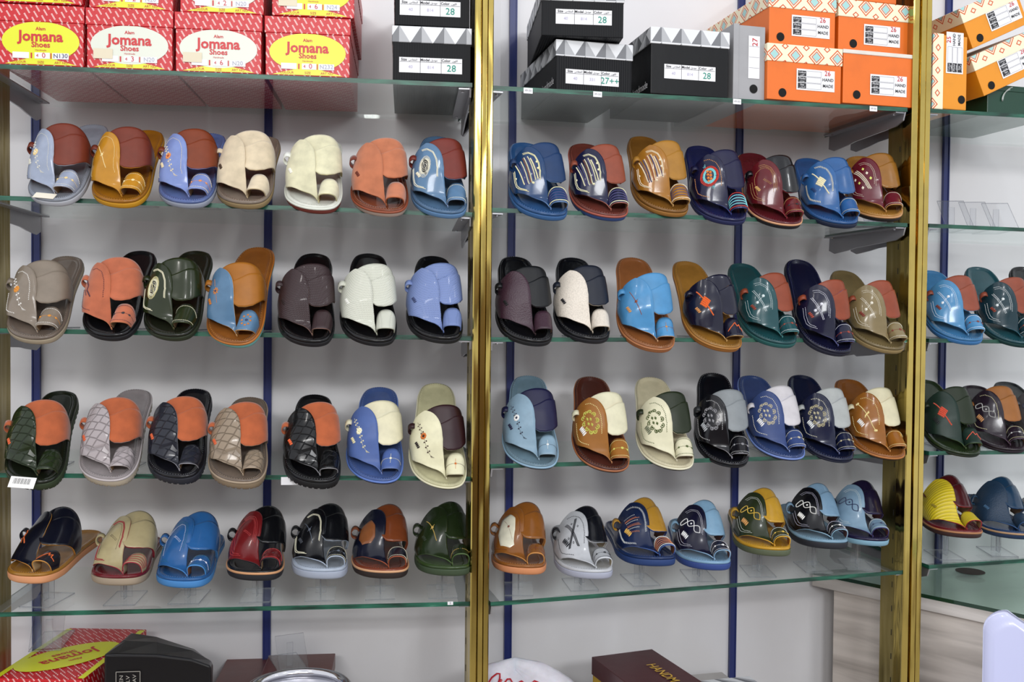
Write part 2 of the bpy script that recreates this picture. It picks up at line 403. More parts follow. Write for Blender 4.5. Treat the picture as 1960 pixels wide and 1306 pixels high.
# ------------------------------------------------------------------ sandals
L_S = 0.254
OUT = [(.022, 0), (.040, .008), (.0485, .028), (.0505, .055), (.048, .085), (.043, .12), (.038, .16), (.036, .2), (.034, .235), (.024, .26), (0, .27),
       (-.024, .262), (-.035, .235), (-.038, .2), (-.042, .16), (-.048, .12), (-.052, .092), (-.0505, .065), (-.043, .040), (-.026, .018), (-.003, .004)]
def catmull(P, n=5):
    o = []; k = len(P)
    for i in range(k):
        p0, p1, p2, p3 = [Vector((*P[(i + j) % k], 0)) for j in (-1, 0, 1, 2)]
        for t in range(n):
            t /= n
            o.append(.5 * ((2 * p1) + (-p0 + p2) * t + (2 * p0 - 5 * p1 + 4 * p2 - p3) * t * t + (-p0 + 3 * p1 - 3 * p2 + p3) * t ** 3))
    return o
OUT = [(x, y * L_S / .27) for x, y in OUT]
OUTL = catmull(OUT)
def zs(y):                     # toe spring and slight heel rise
    return (.005 * ((.06 - y) / .06) ** 2 if y < .06 else 0) + 0
def ring(scale, z, off=0.0):
    r = []; k = len(OUTL)
    for i, p in enumerate(OUTL):
        t = (OUTL[(i + 1) % k] - OUTL[i - 1]).normalized(); n = Vector((t.y, -t.x, 0))   # outward
        q = p + n * off
        if scale != 1.0:
            # shrink towards the spine of the sole
            sp_ = Vector((lerp(.0, .0, 0), min(max(q.y, .05), .225), 0)); q = sp_ + (q - sp_) * scale
        r.append(Vector((q.x, q.y, z + zs(q.y))))
    return r
def rings_mesh(rings, cap0=True, cap1=True, spine=False):
    k = len(rings[0]); v = [p for r in rings for p in r]; f = []
    for a in range(len(rings) - 1):
        for i in range(k): f.append((a * k + i, (a + 1) * k + i, (a + 1) * k + (i + 1) % k, a * k + (i + 1) % k))
    if cap0: f.append(tuple(range(k)))
    if cap1: f.append(tuple((len(rings) - 1) * k + i for i in range(k))[::-1])
    return v, f
SM = {}
def get_mesh(key, fn):
    if key not in SM:
        v, f, *rest = fn(); me = bpy.data.meshes.new(key if isinstance(key, str) else key[0])
        me.from_pydata([tuple(p) for p in v], [], f); me.update()
        nm = max(rest[0]) + 1 if rest else 1
        for _ in range(nm): me.materials.append(None)
        if rest: me.polygons.foreach_set('material_index', rest[0])
        me.polygons.foreach_set('use_smooth', [len(p) < 9 for p in f]); me.update()
        SM[key] = me
    return SM[key]
def inst(name, me, mats, parent):
    o = bpy.data.objects.new(name, me); C.objects.link(o); o.parent = parent
    for i, m in enumerate(mats if isinstance(mats, (list, tuple)) else [mats]):
        if i < len(o.material_slots):
            o.material_slots[i].link = 'OBJECT'; o.material_slots[i].material = m
    return o
def sole_mesh(T, tread):
    def fn():
        rs = [ring(1, -T, -.004), ring(1, -T + .0015, -.0015), ring(1, -T + .004, -.0004), ring(1, -.0045, .0), ring(1, -.003, -.0005)]
        v, f = rings_mesh(rs)
        if tread:
            for i in range(0, len(OUTL), 2):
                t = (OUTL[(i + 1) % len(OUTL)] - OUTL[i - 1]).normalized(); n = Vector((t.y, -t.x, 0)); c = OUTL[i] + n * .0004
                b = len(v); z0 = -T - .0005 + zs(c.y)
                for zz in (z0, z0 + .006):
                    v += [c - t * .003 - n * .006 + Vector((0, 0, zz)), c + t * .003 - n * .006 + Vector((0, 0, zz)), c + t * .003 - n * .0016 + Vector((0, 0, zz)), c - t * .003 - n * .0016 + Vector((0, 0, zz))]
                f += [tuple(b + k for k in q) for q in [(0, 3, 2, 1), (4, 5, 6, 7), (0, 1, 5, 4), (1, 2, 6, 5), (2, 3, 7, 6), (3, 0, 4, 7)]]
        return v, f
    return get_mesh(('outsole', round(T, 4), tread), fn)
def welt_mesh():
    def fn():
        rs = [ring(1, -.0045, -.003), ring(1, -.0045, .0006), ring(1, -.003, .0014), ring(1, -.0008, .0012), ring(1, -.0002, -.002)]
        return rings_mesh(rs, False, False)
    return get_mesh('welt', fn)
def footbed_mesh():
    def fn():
        rs = [ring(1, -.0035, -.002), ring(1, -.001, -.0006), ring(1, .0014, -.0012), ring(1, .0030, -.0035), ring(1, .0030, -.0060), ring(1, .0014, -.0085), ring(1, .0004, -.0105), ring(1, .0, -.0135)]
        return rings_mesh(rs, True, True)
    return get_mesh('footbed', fn)
def footstitch_mesh():
    def fn():
        mb = MB(); r = ring(1, .0036, -.0048); k = len(r)
        for i in range(0, k):
            a = r[i]; b = r[(i + 1) % k]; n = max(1, int((b - a).length / .0032))
            for j in range(n): bead(mb, a.lerp(b, (j + .5) / n), (b - a).normalized(), Vector((0, 0, 1)), .0021, .0008, .0006)
        return mb.v, mb.f
    return get_mesh('rim_stitching', fn)
def bead(mb, c, d, n, l, w, h, mi=0):
    s = d.cross(n).normalized()
    v = [c + d * l / 2, c + s * w / 2, c - d * l / 2, c - s * w / 2, c + n * h, c - n * h]
    mb.add(v, [(0, 1, 4), (1, 2, 4), (2, 3, 4), (3, 0, 4), (1, 0, 5), (2, 1, 5), (3, 2, 5), (0, 3, 5)], mi)

YT = [.02, .03, .055, .085, .12, .16, .2]
XLt = [-.030, -.038, -.0485, -.0515, -.048, -.043, -.040]
XRt = [.044, .0465, .0495, .048, .0435, .039, .037]
HY = [.02, .035, .05, .065, .08, .10, .115, .14]
HT = [.020, .027, .034, .042, .051, .063, .072, .080]
HV = [.006, .0125, .0280, .0430, .0525, .0635, .073, .080]
XVR = ([.017, .024, .038, .052, .07], [.0085, .0095, .015, .034, .0478])
TALL = 1.0; SQ = .82; LEAN = .010
def surf(s, y, lift=0.0, vamp=False):
    xl = tab(y, YT, XLt) + .002; xr = tab(y, YT, XRt) - .002; H = tab(y, HY, HV if vamp else HT) * lerp(1.0, TALL, min(1, max(0, (y - .045) / .04)))
    if vamp:
        if SQ > .9: H *= tab(y, [.03, .075], [.70, 1])
        xl += tab(y, [.03, .06, .10], [.005, .004, 0])
        if y < .07: xr = tab(y, *XVR)
    th = s * math.pi; c, q = math.cos(th), max(math.sin(th), 0)
    a = (xr - xl) / 2 + .005 * q * min(1, (xr - xl) / .09); xc = (xl + xr) / 2
    e = SQ
    x = xc - math.copysign(abs(c) ** e, c) * a
    z = H * q ** (e * .92)
    # upper leans: ridge slightly towards the inner (big toe) side
    x += q * (tab(y, [.02, .06, .10], [.0035, .004, LEAN]) if not vamp else tab(y, [.02, .05, .10], [.001, .002, LEAN]))
    nx = -math.copysign(abs(c), c); P = Vector((x, y, z + zs(y) + .001))
    P.y += .12 * max(0, y - .06)
    if lift: P += Vector((nx * lift, 0, q * lift))
    return P
SLt = ([.017, .021, .027, .034, .041, .048, .055, .062, .092, .100, .106, .110, .112], [.97, .80, .62, .44, .28, .14, .06, .02, .02, .04, .08, .13, .18])
SRt = ([.017, .112], [1.0, .26])
def _fit_right_edge():
    ys = [.017 + (.112 - .017) * k / 60 for k in range(61)]; out = []
    for y in ys:
        want = tab(y, [.017, .028, .040, .052, .065, .08, .092, .100, .106, .110, .112], [.0085, .0085, .0080, .0072, .0070, .0062, .0025, -.0030, -.0095, -.0165, -.0220])
        lo, hi = .1, 1.0
        for _ in range(30):
            m = (lo + hi) / 2
            if surf(m, y, 0, True).x < want: lo = m
            else: hi = m
        out.append(lo)
    for _ in range(6): out = [out[0]] + [(out[k - 1] + out[k] + out[k + 1]) / 3 for k in range(1, 60)] + [out[-1]]
    return ys, out
SRt = _fit_right_edge()
def grid_sheet(fn, nu, nv, thick, mi_edge=1):
    """fn(u,v)->point; returns verts, faces, mats of a closed sheet"""
    top = [[fn(i / nu, j / nv) for j in range(nv + 1)] for i in range(nu + 1)]
    def nrm(i, j):
        a = top[min(i + 1, nu)][j] - top[max(i - 1, 0)][j]; b = top[i][min(j + 1, nv)] - top[i][max(j - 1, 0)]
        n = a.cross(b)
        return n.normalized() if n.length > 1e-12 else Vector((0, 0, 1))
    v = []; f = []; m = []; W = nv + 1
    for i in range(nu + 1):
        for j in range(nv + 1): v.append(top[i][j])
    N0 = len(v); sgn = 1 if nrm(nu // 2, nv // 2).z > 0 else -1
    for i in range(nu + 1):
        for j in range(nv + 1): v.append(top[i][j] - nrm(i, j) * thick * sgn)
    def q(a, b, c, d, mi): f.append((a, b, c, d) if sgn > 0 else (d, c, b, a)); m.append(mi)
    for i in range(nu):
        for j in range(nv):
            a, b, c, d = i * W + j, (i + 1) * W + j, (i + 1) * W + j + 1, i * W + j + 1
            q(a, b, c, d, 0); q(N0 + a, N0 + d, N0 + c, N0 + b, 2)
    for i in range(nu):
        a, b = i * W, (i + 1) * W; q(a, N0 + a, N0 + b, b, mi_edge)
        a, b = i * W + nv, (i + 1) * W + nv; q(a, b, N0 + b, N0 + a, mi_edge)
    for j in range(nv):
        a, b = j, j + 1; q(a, b, N0 + b, N0 + a, mi_edge)
        a, b = nu * W + j, nu * W + j + 1; q(a, N0 + a, N0 + b, b, mi_edge)
    return v, f, m
def vamp_pt(u, v, lift=.0048):
    # v eases towards both ends so the rounded tip gets enough rows
    y = .017 + (.112 - .017) * (.5 - .5 * math.cos(math.pi * v))
    sl, s2 = tab(y, *SLt), tab(y, *SRt)
    return surf(lerp(sl, s2, u), y, lift, True)
def vamp_mesh(): return get_mesh(('vamp', TALL), lambda: grid_sheet(vamp_pt, 22, 34, .0022))
YF = ([0, .36, .43, .49, .54, .62, .72, .82, .91, 1], [.090, .096, .080, .064, .056, .057, .063, .074, .086, .100])
YB = ([0, .2, .5, .7, .9, 1], [.098, .110, .119, .121, .122, .122])
def strap_pt(u, v):
    s = lerp(.02, .985, u); return surf(s, lerp(tab(s, *YF), tab(s, *YB), v), 0.0)
def strap_mesh(): return get_mesh(('instep_strap', TALL), lambda: grid_sheet(strap_pt, 34, 16, .0020))
def over_pt(u, v):
    s = lerp(.42, .985, u); hi = tab(s, [.42, .5, .6, .8, .92, 1], [.084, .092, .102, .114, .118, .117])
    return surf(s, lerp(tab(s, *YF) - .0015, hi, v), .0024)
def over_mesh(): return get_mesh(('strap_overlay', TALL), lambda: grid_sheet(over_pt, 26, 14, .0020))
def loop_pt(u, v, lift=0.0):
    th = u * math.pi; c, q = math.cos(th), math.sin(th)
    yf = .024 - .012 * q; yb = .043 + .015 * q; y = lerp(yf, yb, v)
    H = lerp(.0235, .0285, v)
    xc = .0295 + .001 * v; a = .0160 + .0035 * q + .001 * v
    return Vector((xc - math.copysign(abs(c) ** .85, c) * (a + lift), y, .001 + zs(y) + (H + lift) * q ** .8))
def loop_mesh(): return get_mesh('toe_loop', lambda: grid_sheet(lambda u, v: loop_pt(u, v), 24, 8, .0020))
def tab_mesh():
    def fn():
        # a flat leather band bent into a ring against the side of the upper
        n = 20; v = []; f = []
        for i in range(n):
            t = 2 * math.pi * i / n
            for rr in (.0105, .0085):
                for yy in (-.004, .005):
                    v.append(Vector((-.0465 + rr * .8 * math.cos(t), .104 + yy, .040 + rr * math.sin(t) + yy * .3)))
        for i in range(n):
            a = i * 4; b = ((i + 1) % n) * 4
            f += [(a, b, b + 1, a + 1), (a + 2, a + 3, b + 3, b + 2), (a, a + 2, b + 2, b), (a + 1, b + 1, b + 3, a + 3)]
        return v, f
    return get_mesh('side_tab', fn)

# embroidery -------------------------------------------------------
def vmap(p, q):
    """p across -1..1, q along 0 (toe) .. 1 (tip) -> point on the vamp and its normal"""
    def at(p, q):
        y = lerp(.030, .110, q); sl, s2 = tab(y, *SLt), tab(y, *SRt); c0, c1 = math.cos(math.pi * sl), math.cos(math.pi * s2); cc_ = lerp(c0, c1, (p * .96 + 1) / 2)
        return surf(math.acos(max(-1, min(1, cc_))) / math.pi, y, .0050, True)
    P = at(p, q); a = at(min(p + .02, 1), q) - at(max(p - .02, -1), q); b = at(p, q + .01) - at(p, q - .01)
    n = a.cross(b)
    return P, (n.normalized() if n.length > 0 else Vector((0, 0, 1)))
def lmap(p, q):
    def at(p, q): return loop_pt(.5 + p * .45, .5 + q * .5, .0003)
    P = at(p, q); n = (at(p + .03, q) - at(p - .03, q)).cross(at(p, q + .03) - at(p, q - .03))
    return P, n.normalized()
def stitch(mb, mp, pts, step=.0030, l=.0026, w=.0016, h=.0008, mi=0, side=0.0, slant=0.0):
    """beads along a polyline given in map coordinates"""
    dense = []
    for (a, b) in zip(pts[:-1], pts[1:]):
        for k in range(12): dense.append((lerp(a[0], b[0], k / 12), lerp(a[1], b[1], k / 12)))
    dense.append(pts[-1])
    P = [mp(*d) for d in dense]; acc = step / 2
    for i in range(len(P) - 1):
        d = P[i + 1][0] - P[i][0]; L = d.length
        if L < 1e-7: continue
        dn = d / L
        while acc < L:
            n = P[i][1]; c = P[i][0] + dn * acc; sd = dn.cross(n)
            dd = (dn * math.cos(slant) + sd * math.sin(slant)).normalized()
            bead(mb, c + sd * side, dd, n, l, w, h, mi); acc += step
        acc -= L
def dot(mb, mp, p, q, r, mi=0):
    P, n = mp(p, q); t = n.orthogonal().normalized(); bead(mb, P, t, n, 2 * r, 2 * r, r * .7, mi); t2 = n.cross(t)
    bead(mb, P, (t + t2).normalized(), n, 2 * r, 2 * r, r * .7, mi)
def arc(cx, cy, a, b, t0, t1, rot=0, n=14):
    o = []
    for i in range(n + 1):
        t = lerp(t0, t1, i / n); x = a * math.cos(t); y = b * math.sin(t)
        o.append((cx + x * math.cos(rot) - y * math.sin(rot) * 3.2, cy + x * math.sin(rot) / 3.2 + y * math.cos(rot)))
    return o
EL = [(-.86, .28), (-.88, .45), (-.88, .62), (-.8, .78), (-.6, .90), (-.15, .955), (.35, .93), (.68, .82), (.80, .66), (.82, .50), (.80, .36), (.74, .24)]
RIGHT_EDGE = [(-.1, .93), (.3, .90), (.6, .80), (.74, .64), (.78, .48), (.76, .34)]
LEFT_EDGE = [(-.84, .70), (-.90, .50), (-.88, .36), (-.76, .25), (-.50, .17)]
FRONT = [(-.86, .35), (-.72, .24), (-.4, .13), (0, .06)]
def shrink(pts, k, c=(0, .55)): return [(c[0] + (x - c[0]) * k, c[1] + (y - c[1]) * k) for x, y in pts]
def motif(kind, mb, mi=0, mi2=1, mi3=2):
    v = vmap
    if kind == 'edge1':
        stitch(mb, v, RIGHT_EDGE, .0034, .0034, .0016, .0008, mi, 0, .5); stitch(mb, v, LEFT_EDGE, .0034, .0034, .0016, .0008, mi, 0, .5)
    elif kind == 'edge2':
        for k in (1.0, .88): stitch(mb, v, shrink(RIGHT_EDGE, k), .0026, .0022, .0013, .0006, mi); stitch(mb, v, shrink(LEFT_EDGE, k), .0026, .0022, .0013, .0006, mi)
    elif kind == 'edgecomb':
        stitch(mb, v, RIGHT_EDGE, .0026, .0060, .0014, .0007, mi, 0, 1.1); stitch(mb, v, LEFT_EDGE, .0026, .0055, .0014, .0007, mi, 0, 1.1)
    elif kind == 'edgecord':
        for k in (1.0, .93): stitch(mb, v, shrink(RIGHT_EDGE, k), .0016, .0030, .0017, .0009, mi); stitch(mb, v, shrink(LEFT_EDGE, k), .0016, .0030, .0017, .0009, mi)
    elif kind in ('rivets', 'bars'):
        nb, ln, rad = (4, .0032, .0015) if kind == 'rivets' else (5, .0048, .0014)
        for k in range(nb):
            q = .52 - .034 * k; p = -.60 + .05 * k
            P, n = v(p, q); d = (v(p + .1, q + (.012 if kind == 'bars' else 0))[0] - P).normalized(); u = d.cross(n).normalized()
            vs = []
            for a, rr in ((-1, .35), (-.7, .85), (0, 1.1), (.7, .85), (1, .35)):
                vs += [P + d * a * ln + (u * math.cos(t * math.pi / 3) + n * math.sin(t * math.pi / 3) * .9) * rad * rr for t in range(6)]
            fs = [(c * 6 + t, c * 6 + (t + 1) % 6, c * 6 + 6 + (t + 1) % 6, c * 6 + 6 + t) for c in range(4) for t in range(6)] + [tuple(range(6))[::-1], tuple(range(24, 30))]
            mb.add(vs, fs, mi)
    elif kind == 'sticks':
        for k in range(5):
            x = -.62 + .26 * k; c = (mi, mi2, mi3, mi2, mi)[k]
            x = -.60 + .24 * k; a = (x - .10, .80 - .01 * k + (.05 if k in (2, 3) else 0)); b = (x + .26, .29 - (.03 if k in (1, 2) else 0) + .02 * k)
            stitch(mb, v, [a, b], .0024, .0034, .0030, .0014, c, 0, .6); stitch(mb, v, [(a[0] + .09, a[1]), (b[0] + .09, b[1])], .0024, .0032, .0024, .0012, mi if c != mi else mi2, 0, .6)
        for (x, y) in [(.62, .66), (.66, .54), (-.80, .52), (.3, .3)]: dot(mb, v, x, y, .0024, mi)
    elif kind == 'eye':
        r = R(62)
        for a, b, c in ((.62, .145, mi), (.56, .128, mi), (.50, .108, mi2), (.44, .09, mi2), (.32, .062, mi2), (.20, .04, mi2)):
            stitch(mb, v, arc(-.05, .56, a * .62, b * 1.35, 0, 2 * math.pi, -.18), .0022, .0026, .0030 if c == mi2 else .0022, .0010, c)
        stitch(mb, v, [(-.16, .68), (.06, .44)], .0018, .0026, .0020, .0022, mi)
        dot(mb, v, .08, .58, .0018, mi); dot(mb, v, -.16, .55, .0018, mi)
    elif kind == 'rings':
        for a, b, c in ((.60, .19, mi), (.52, .165, mi), (.42, .145, mi2), (.34, .12, mi2)):
            stitch(mb, v, arc(0.02, .56, a, b, 0, 2 * math.pi, -.12), .0022, .0032, .0028, .0012, c, 0, .4)
        for k in range(7): dot(mb, v, -.08 + .18 * (k % 2), .66 - .033 * k, .0030, mi3)
        for k in range(3): stitch(mb, v, [(-.30 + .08 * k, .80 + .02 * k), (-.24 + .04 * k, .75)], .002, .0025, .0012, .0008, mi2); stitch(mb, v, [(.34 - .08 * k, .31), (.27 - .04 * k, .37)], .002, .0025, .0012, .0008, mi2)
    elif kind == 'cross':
        for dx in (-.045, .045): stitch(mb, v, [(-.34 + dx, .80), (.34 + dx, .32)], .0022, .0026, .0014, .0008, mi)
        stitch(mb, v, [(-.20, .52), (.22, .60)], .0024, .0026, .0012, .0008, mi); dot(mb, v, -.22, .52, .0032, mi); dot(mb, v, .24, .61, .0032, mi)
    elif kind == 'line':
        stitch(mb, v, [(-.34, .80), (.34, .32)], .0016, .0026, .0018, .0008, mi); dot(mb, v, .02, .56, .003, mi); stitch(mb, v, [(-.10, .54), (.14, .59)], .002, .0024, .0014, .0008, mi)
    elif kind == 'diamond':
        stitch(mb, v, [(-.40, .84), (0, .58)], .0020, .0040, .0032, .0014, mi, 0, .5); stitch(mb, v, [(.05, .52), (.52, .30)], .0020, .0040, .0032, .0014, mi, 0, .5)
        for i in range(5):
            for j in range(5):
                a = (i - 2) * .075; b = (j - 2) * .075; dot(mb, v, a + b + .02, .56 + (a - b) * .32, .0022, mi2 if (i + j) % 2 else mi)
    elif kind == 'vine':
        stitch(mb, v, [(-.40, .88), (-.25, .72), (-.05, .56), (.08, .42), (.28, .24)], .0024, .0022, .0011, .0007, mi)
        for k in range(7):
            t = k / 6; x = lerp(-.32, .24, t); y = lerp(.80, .30, t)
            if k == 3: continue
            for s in (-1, 1): dot(mb, v, x + s * .07, y + .008 * s, .0016, mi)
        for k in range(8):
            a = k * math.pi / 4; dot(mb, v, -.06 + .13 * math.cos(a), .57 + .036 * math.sin(a), .0026, mi2)
        dot(mb, v, -.06, .57, .003, mi3)
        for s in (-1, 0, 1): stitch(mb, v, [(.28, .24), (.34 + .09 * s, .20)], .0016, .002, .001, .0006, mi)
    elif kind == 'scroll':
        for k in range(10):
            a = k * 2 * math.pi / 10; cx = .42 * math.cos(a) + .06; cy = .56 + .185 * math.sin(a); cx -= (cy - .56) * .9
            stitch(mb, v, arc(cx, cy, .13, .036, a - 2.2, a + 2.0, 0, 8), .0024, .0032, .0026, .0011, mi)
            dot(mb, v, cx, cy, .0022, mi2)
        for k in range(4):
            cx = (-.14, .08, -.08, .16)[k]; cy = (.62, .60, .53, .50)[k]
            P, n = v(cx, cy); bead(mb, P, (v(cx + .04, cy - .04)[0] - P).normalized(), n, .0075, .005, .0012, mi2)
        for s in (-1, 1):
            for k in (-1, 1): stitch(mb, v, [(-s * .16 + k * .03, .56 + s * .17), (-s * .20 + k * .13, .56 + s * .215)], .002, .0030, .0022, .001, mi)
    elif kind == 'twist':
        for s in (-1, 1):
            pts = []
            for k in range(33):
                t = k / 32; x = lerp(-.58, .55, t); y = lerp(.78, .38, t); w = .17 * math.sin(t * 3 * math.pi) * s
                pts.append((x + w, y + w * .16))
            stitch(mb, v, pts, .0014, .0030, .0022, .0013, mi)
        for t in (.333, .667): dot(mb, v, lerp(-.42, .42, t), lerp(.78, .36, t), .0001, mi)
        for t in (.5,): dot(mb, v, 0, .57, .0022, mi)
    elif kind == 'xcross':
        for s in (-1, 1):
            for dx in (-.06, .0, .06): stitch(mb, v, [(-.34 * s + dx, .80 - .0 * s), (.34 * s + dx, .30)], .0014, .0030, .0016, .0009, mi)
        for (x, y) in [(0, .72), (0, .38), (.36, .62), (-.30, .48)]: stitch(mb, v, [(x, y + .02), (x + .05, y), (x, y - .02), (x - .05, y), (x, y + .02)], .0015, .002, .0012, .0008, mi)
    elif kind == 'bone':
        stitch(mb, v, [(-.42, .86), (.42, .24)], .0014, .0026, .0020, .0009, mi)
        for (x, y, s) in ((-.42, .86, 1), (.42, .24, -1)): dot(mb, v, x - .05, y, .0026, mi); dot(mb, v, x + .05, y, .0026, mi)
        for s in (-1, 1): stitch(mb, v, [(-.02, .56), (.16 * s, .56 + .03 * s + .012)], .0015, .003, .0026, .001, mi); stitch(mb, v, [(-.02, .56), (.16 * s, .56 + .03 * s - .014)], .0015, .003, .0026, .001, mi)
    elif kind == 'combs':
        for k in range(6):
            y = .70 - .062 * k; n0 = -.42 + .02 * k; stitch(mb, v, [(n0 - .12, y + .03), (n0 + .74 - .05 * abs(k - 3), y - .02)], .0026, .0052 if k % 2 else .0036, .0014, .0008, (mi, mi2)[k % 2] if k < 5 else mi2, 0, 1.2)
            if k in (1, 3): stitch(mb, v, [(n0 - .12, y + .01), (n0 + .80, y - .045)], .0014, .0028, .0012, .0009, mi2)
    elif kind == 'teeth':
        for dx in (-.10, 0, .10): stitch(mb, v, [(-.50 + dx, .80), (.36 + dx, .30)], .0016, .0030, .0022, .0011, mi)
        for k in range(3):
            for s in (-1, 1):
                t = .25 + .25 * k; x = lerp(-.50, .36, t) + s * .30; y = lerp(.80, .30, t) + s * .075
                P, n = v(x, y); bead(mb, P, (v(x, y + .02)[0] - P).normalized(), n, .0075, .0055, .0009, mi2 if (k + (s > 0)) % 2 else mi)
    elif kind == 'dashes':
        for k in range(7): stitch(mb, v, [(-.10 + .07 * k, .58 - .02 * k), (.04 + .07 * k, .60 - .02 * k)], .0024, .0022, .0013, .0008, mi)
        stitch(mb, v, shrink(EL, .72), .0026, .0022, .0012, .0006, mi)
    elif kind == 'outline':
        stitch(mb, v, EL, .0026, .0022, .0013, .0006, mi)
    elif kind == 'arrow':
        stitch(mb, v, [(-.55, .78), (-.30, .62), (-.42, .55), (-.1, .40)], .0016, .0036, .0034, .001, mi)
        stitch(mb, v, [(-.60, .60), (-.45, .46)], .002, .003, .002, .001, mi)
    elif kind == 'flower':
        for k in range(8):
            a = k * math.pi / 4; stitch(mb, v, [(-.05 + .06 * math.cos(a), .60 + .02 * math.sin(a)), (-.05 + .20 * math.cos(a), .60 + .055 * math.sin(a))], .002, .004, .003, .001, mi)
        dot(mb, v, -.05, .60, .003, mi2); stitch(mb, v, [(-.22, .86), (-.10, .68)], .002, .002, .0014, .0008, mi); stitch(mb, v, [(0, .52), (.10, .38)], .002, .002, .0014, .0008, mi)
    elif kind == 'patch':
        pass
def loop_motif(kind, mb, mi=0, mi2=1):
    def full(q, **k): stitch(mb, lmap, [(-.95, q), (-.5, q), (0, q), (.5, q), (.95, q)], **k)
    if kind in ('bands', 'bandsx'):
        full(-.78, step=.0028, l=.0030, w=.0014, h=.0007, mi=mi, slant=.4); full(.78, step=.0028, l=.0030, w=.0014, h=.0007, mi=mi, slant=.4)
        if kind == 'bandsx':
            full(.0, step=.0028, l=.0024, w=.0014, h=.0007, mi=mi2); dot(mb, lmap, .1, 0, .0032, mi2); dot(mb, lmap, -.4, 0, .0024, mi2); dot(mb, lmap, .5, 0, .0024, mi2)
    elif kind == 'braid':
        for q, c in ((-.8, mi), (-.45, mi2), (-.1, mi2), (.25, mi2), (.6, mi2), (.88, mi)): full(q, step=.0022, l=.0032, w=.0024, h=.0012, mi=c, slant=.5)
    elif kind == 'mid':
        full(0, step=.0026, l=.0022, w=.0012, h=.0007, mi=mi); dot(mb, lmap, 0, 0, .0026, mi2); stitch(mb, lmap, [(0, -.5), (0, .5)], .0022, .0022, .0012, .0007, mi2)
    elif kind == 'stripes':
        for q in (-.7, -.25, .2, .65): full(q, step=.0016, l=.0030, w=.0022, h=.0007, mi=mi)
    elif kind == 'star':
        for k in range(8):
            a = k * math.pi / 4; dot(mb, lmap, .05 + .22 * math.cos(a), .0 + .5 * math.sin(a), .0022, mi)
        dot(mb, lmap, .05, 0, .003, mi2)
    elif kind == 'zig':
        pts = [(-.55, -.35), (-.1, .15), (.05, .45), (.12, .05), (.30, .30), (.34, -.1), (.7, -.2)]; stitch(mb, lmap, pts, .0016, .003, .0022, .001, mi)

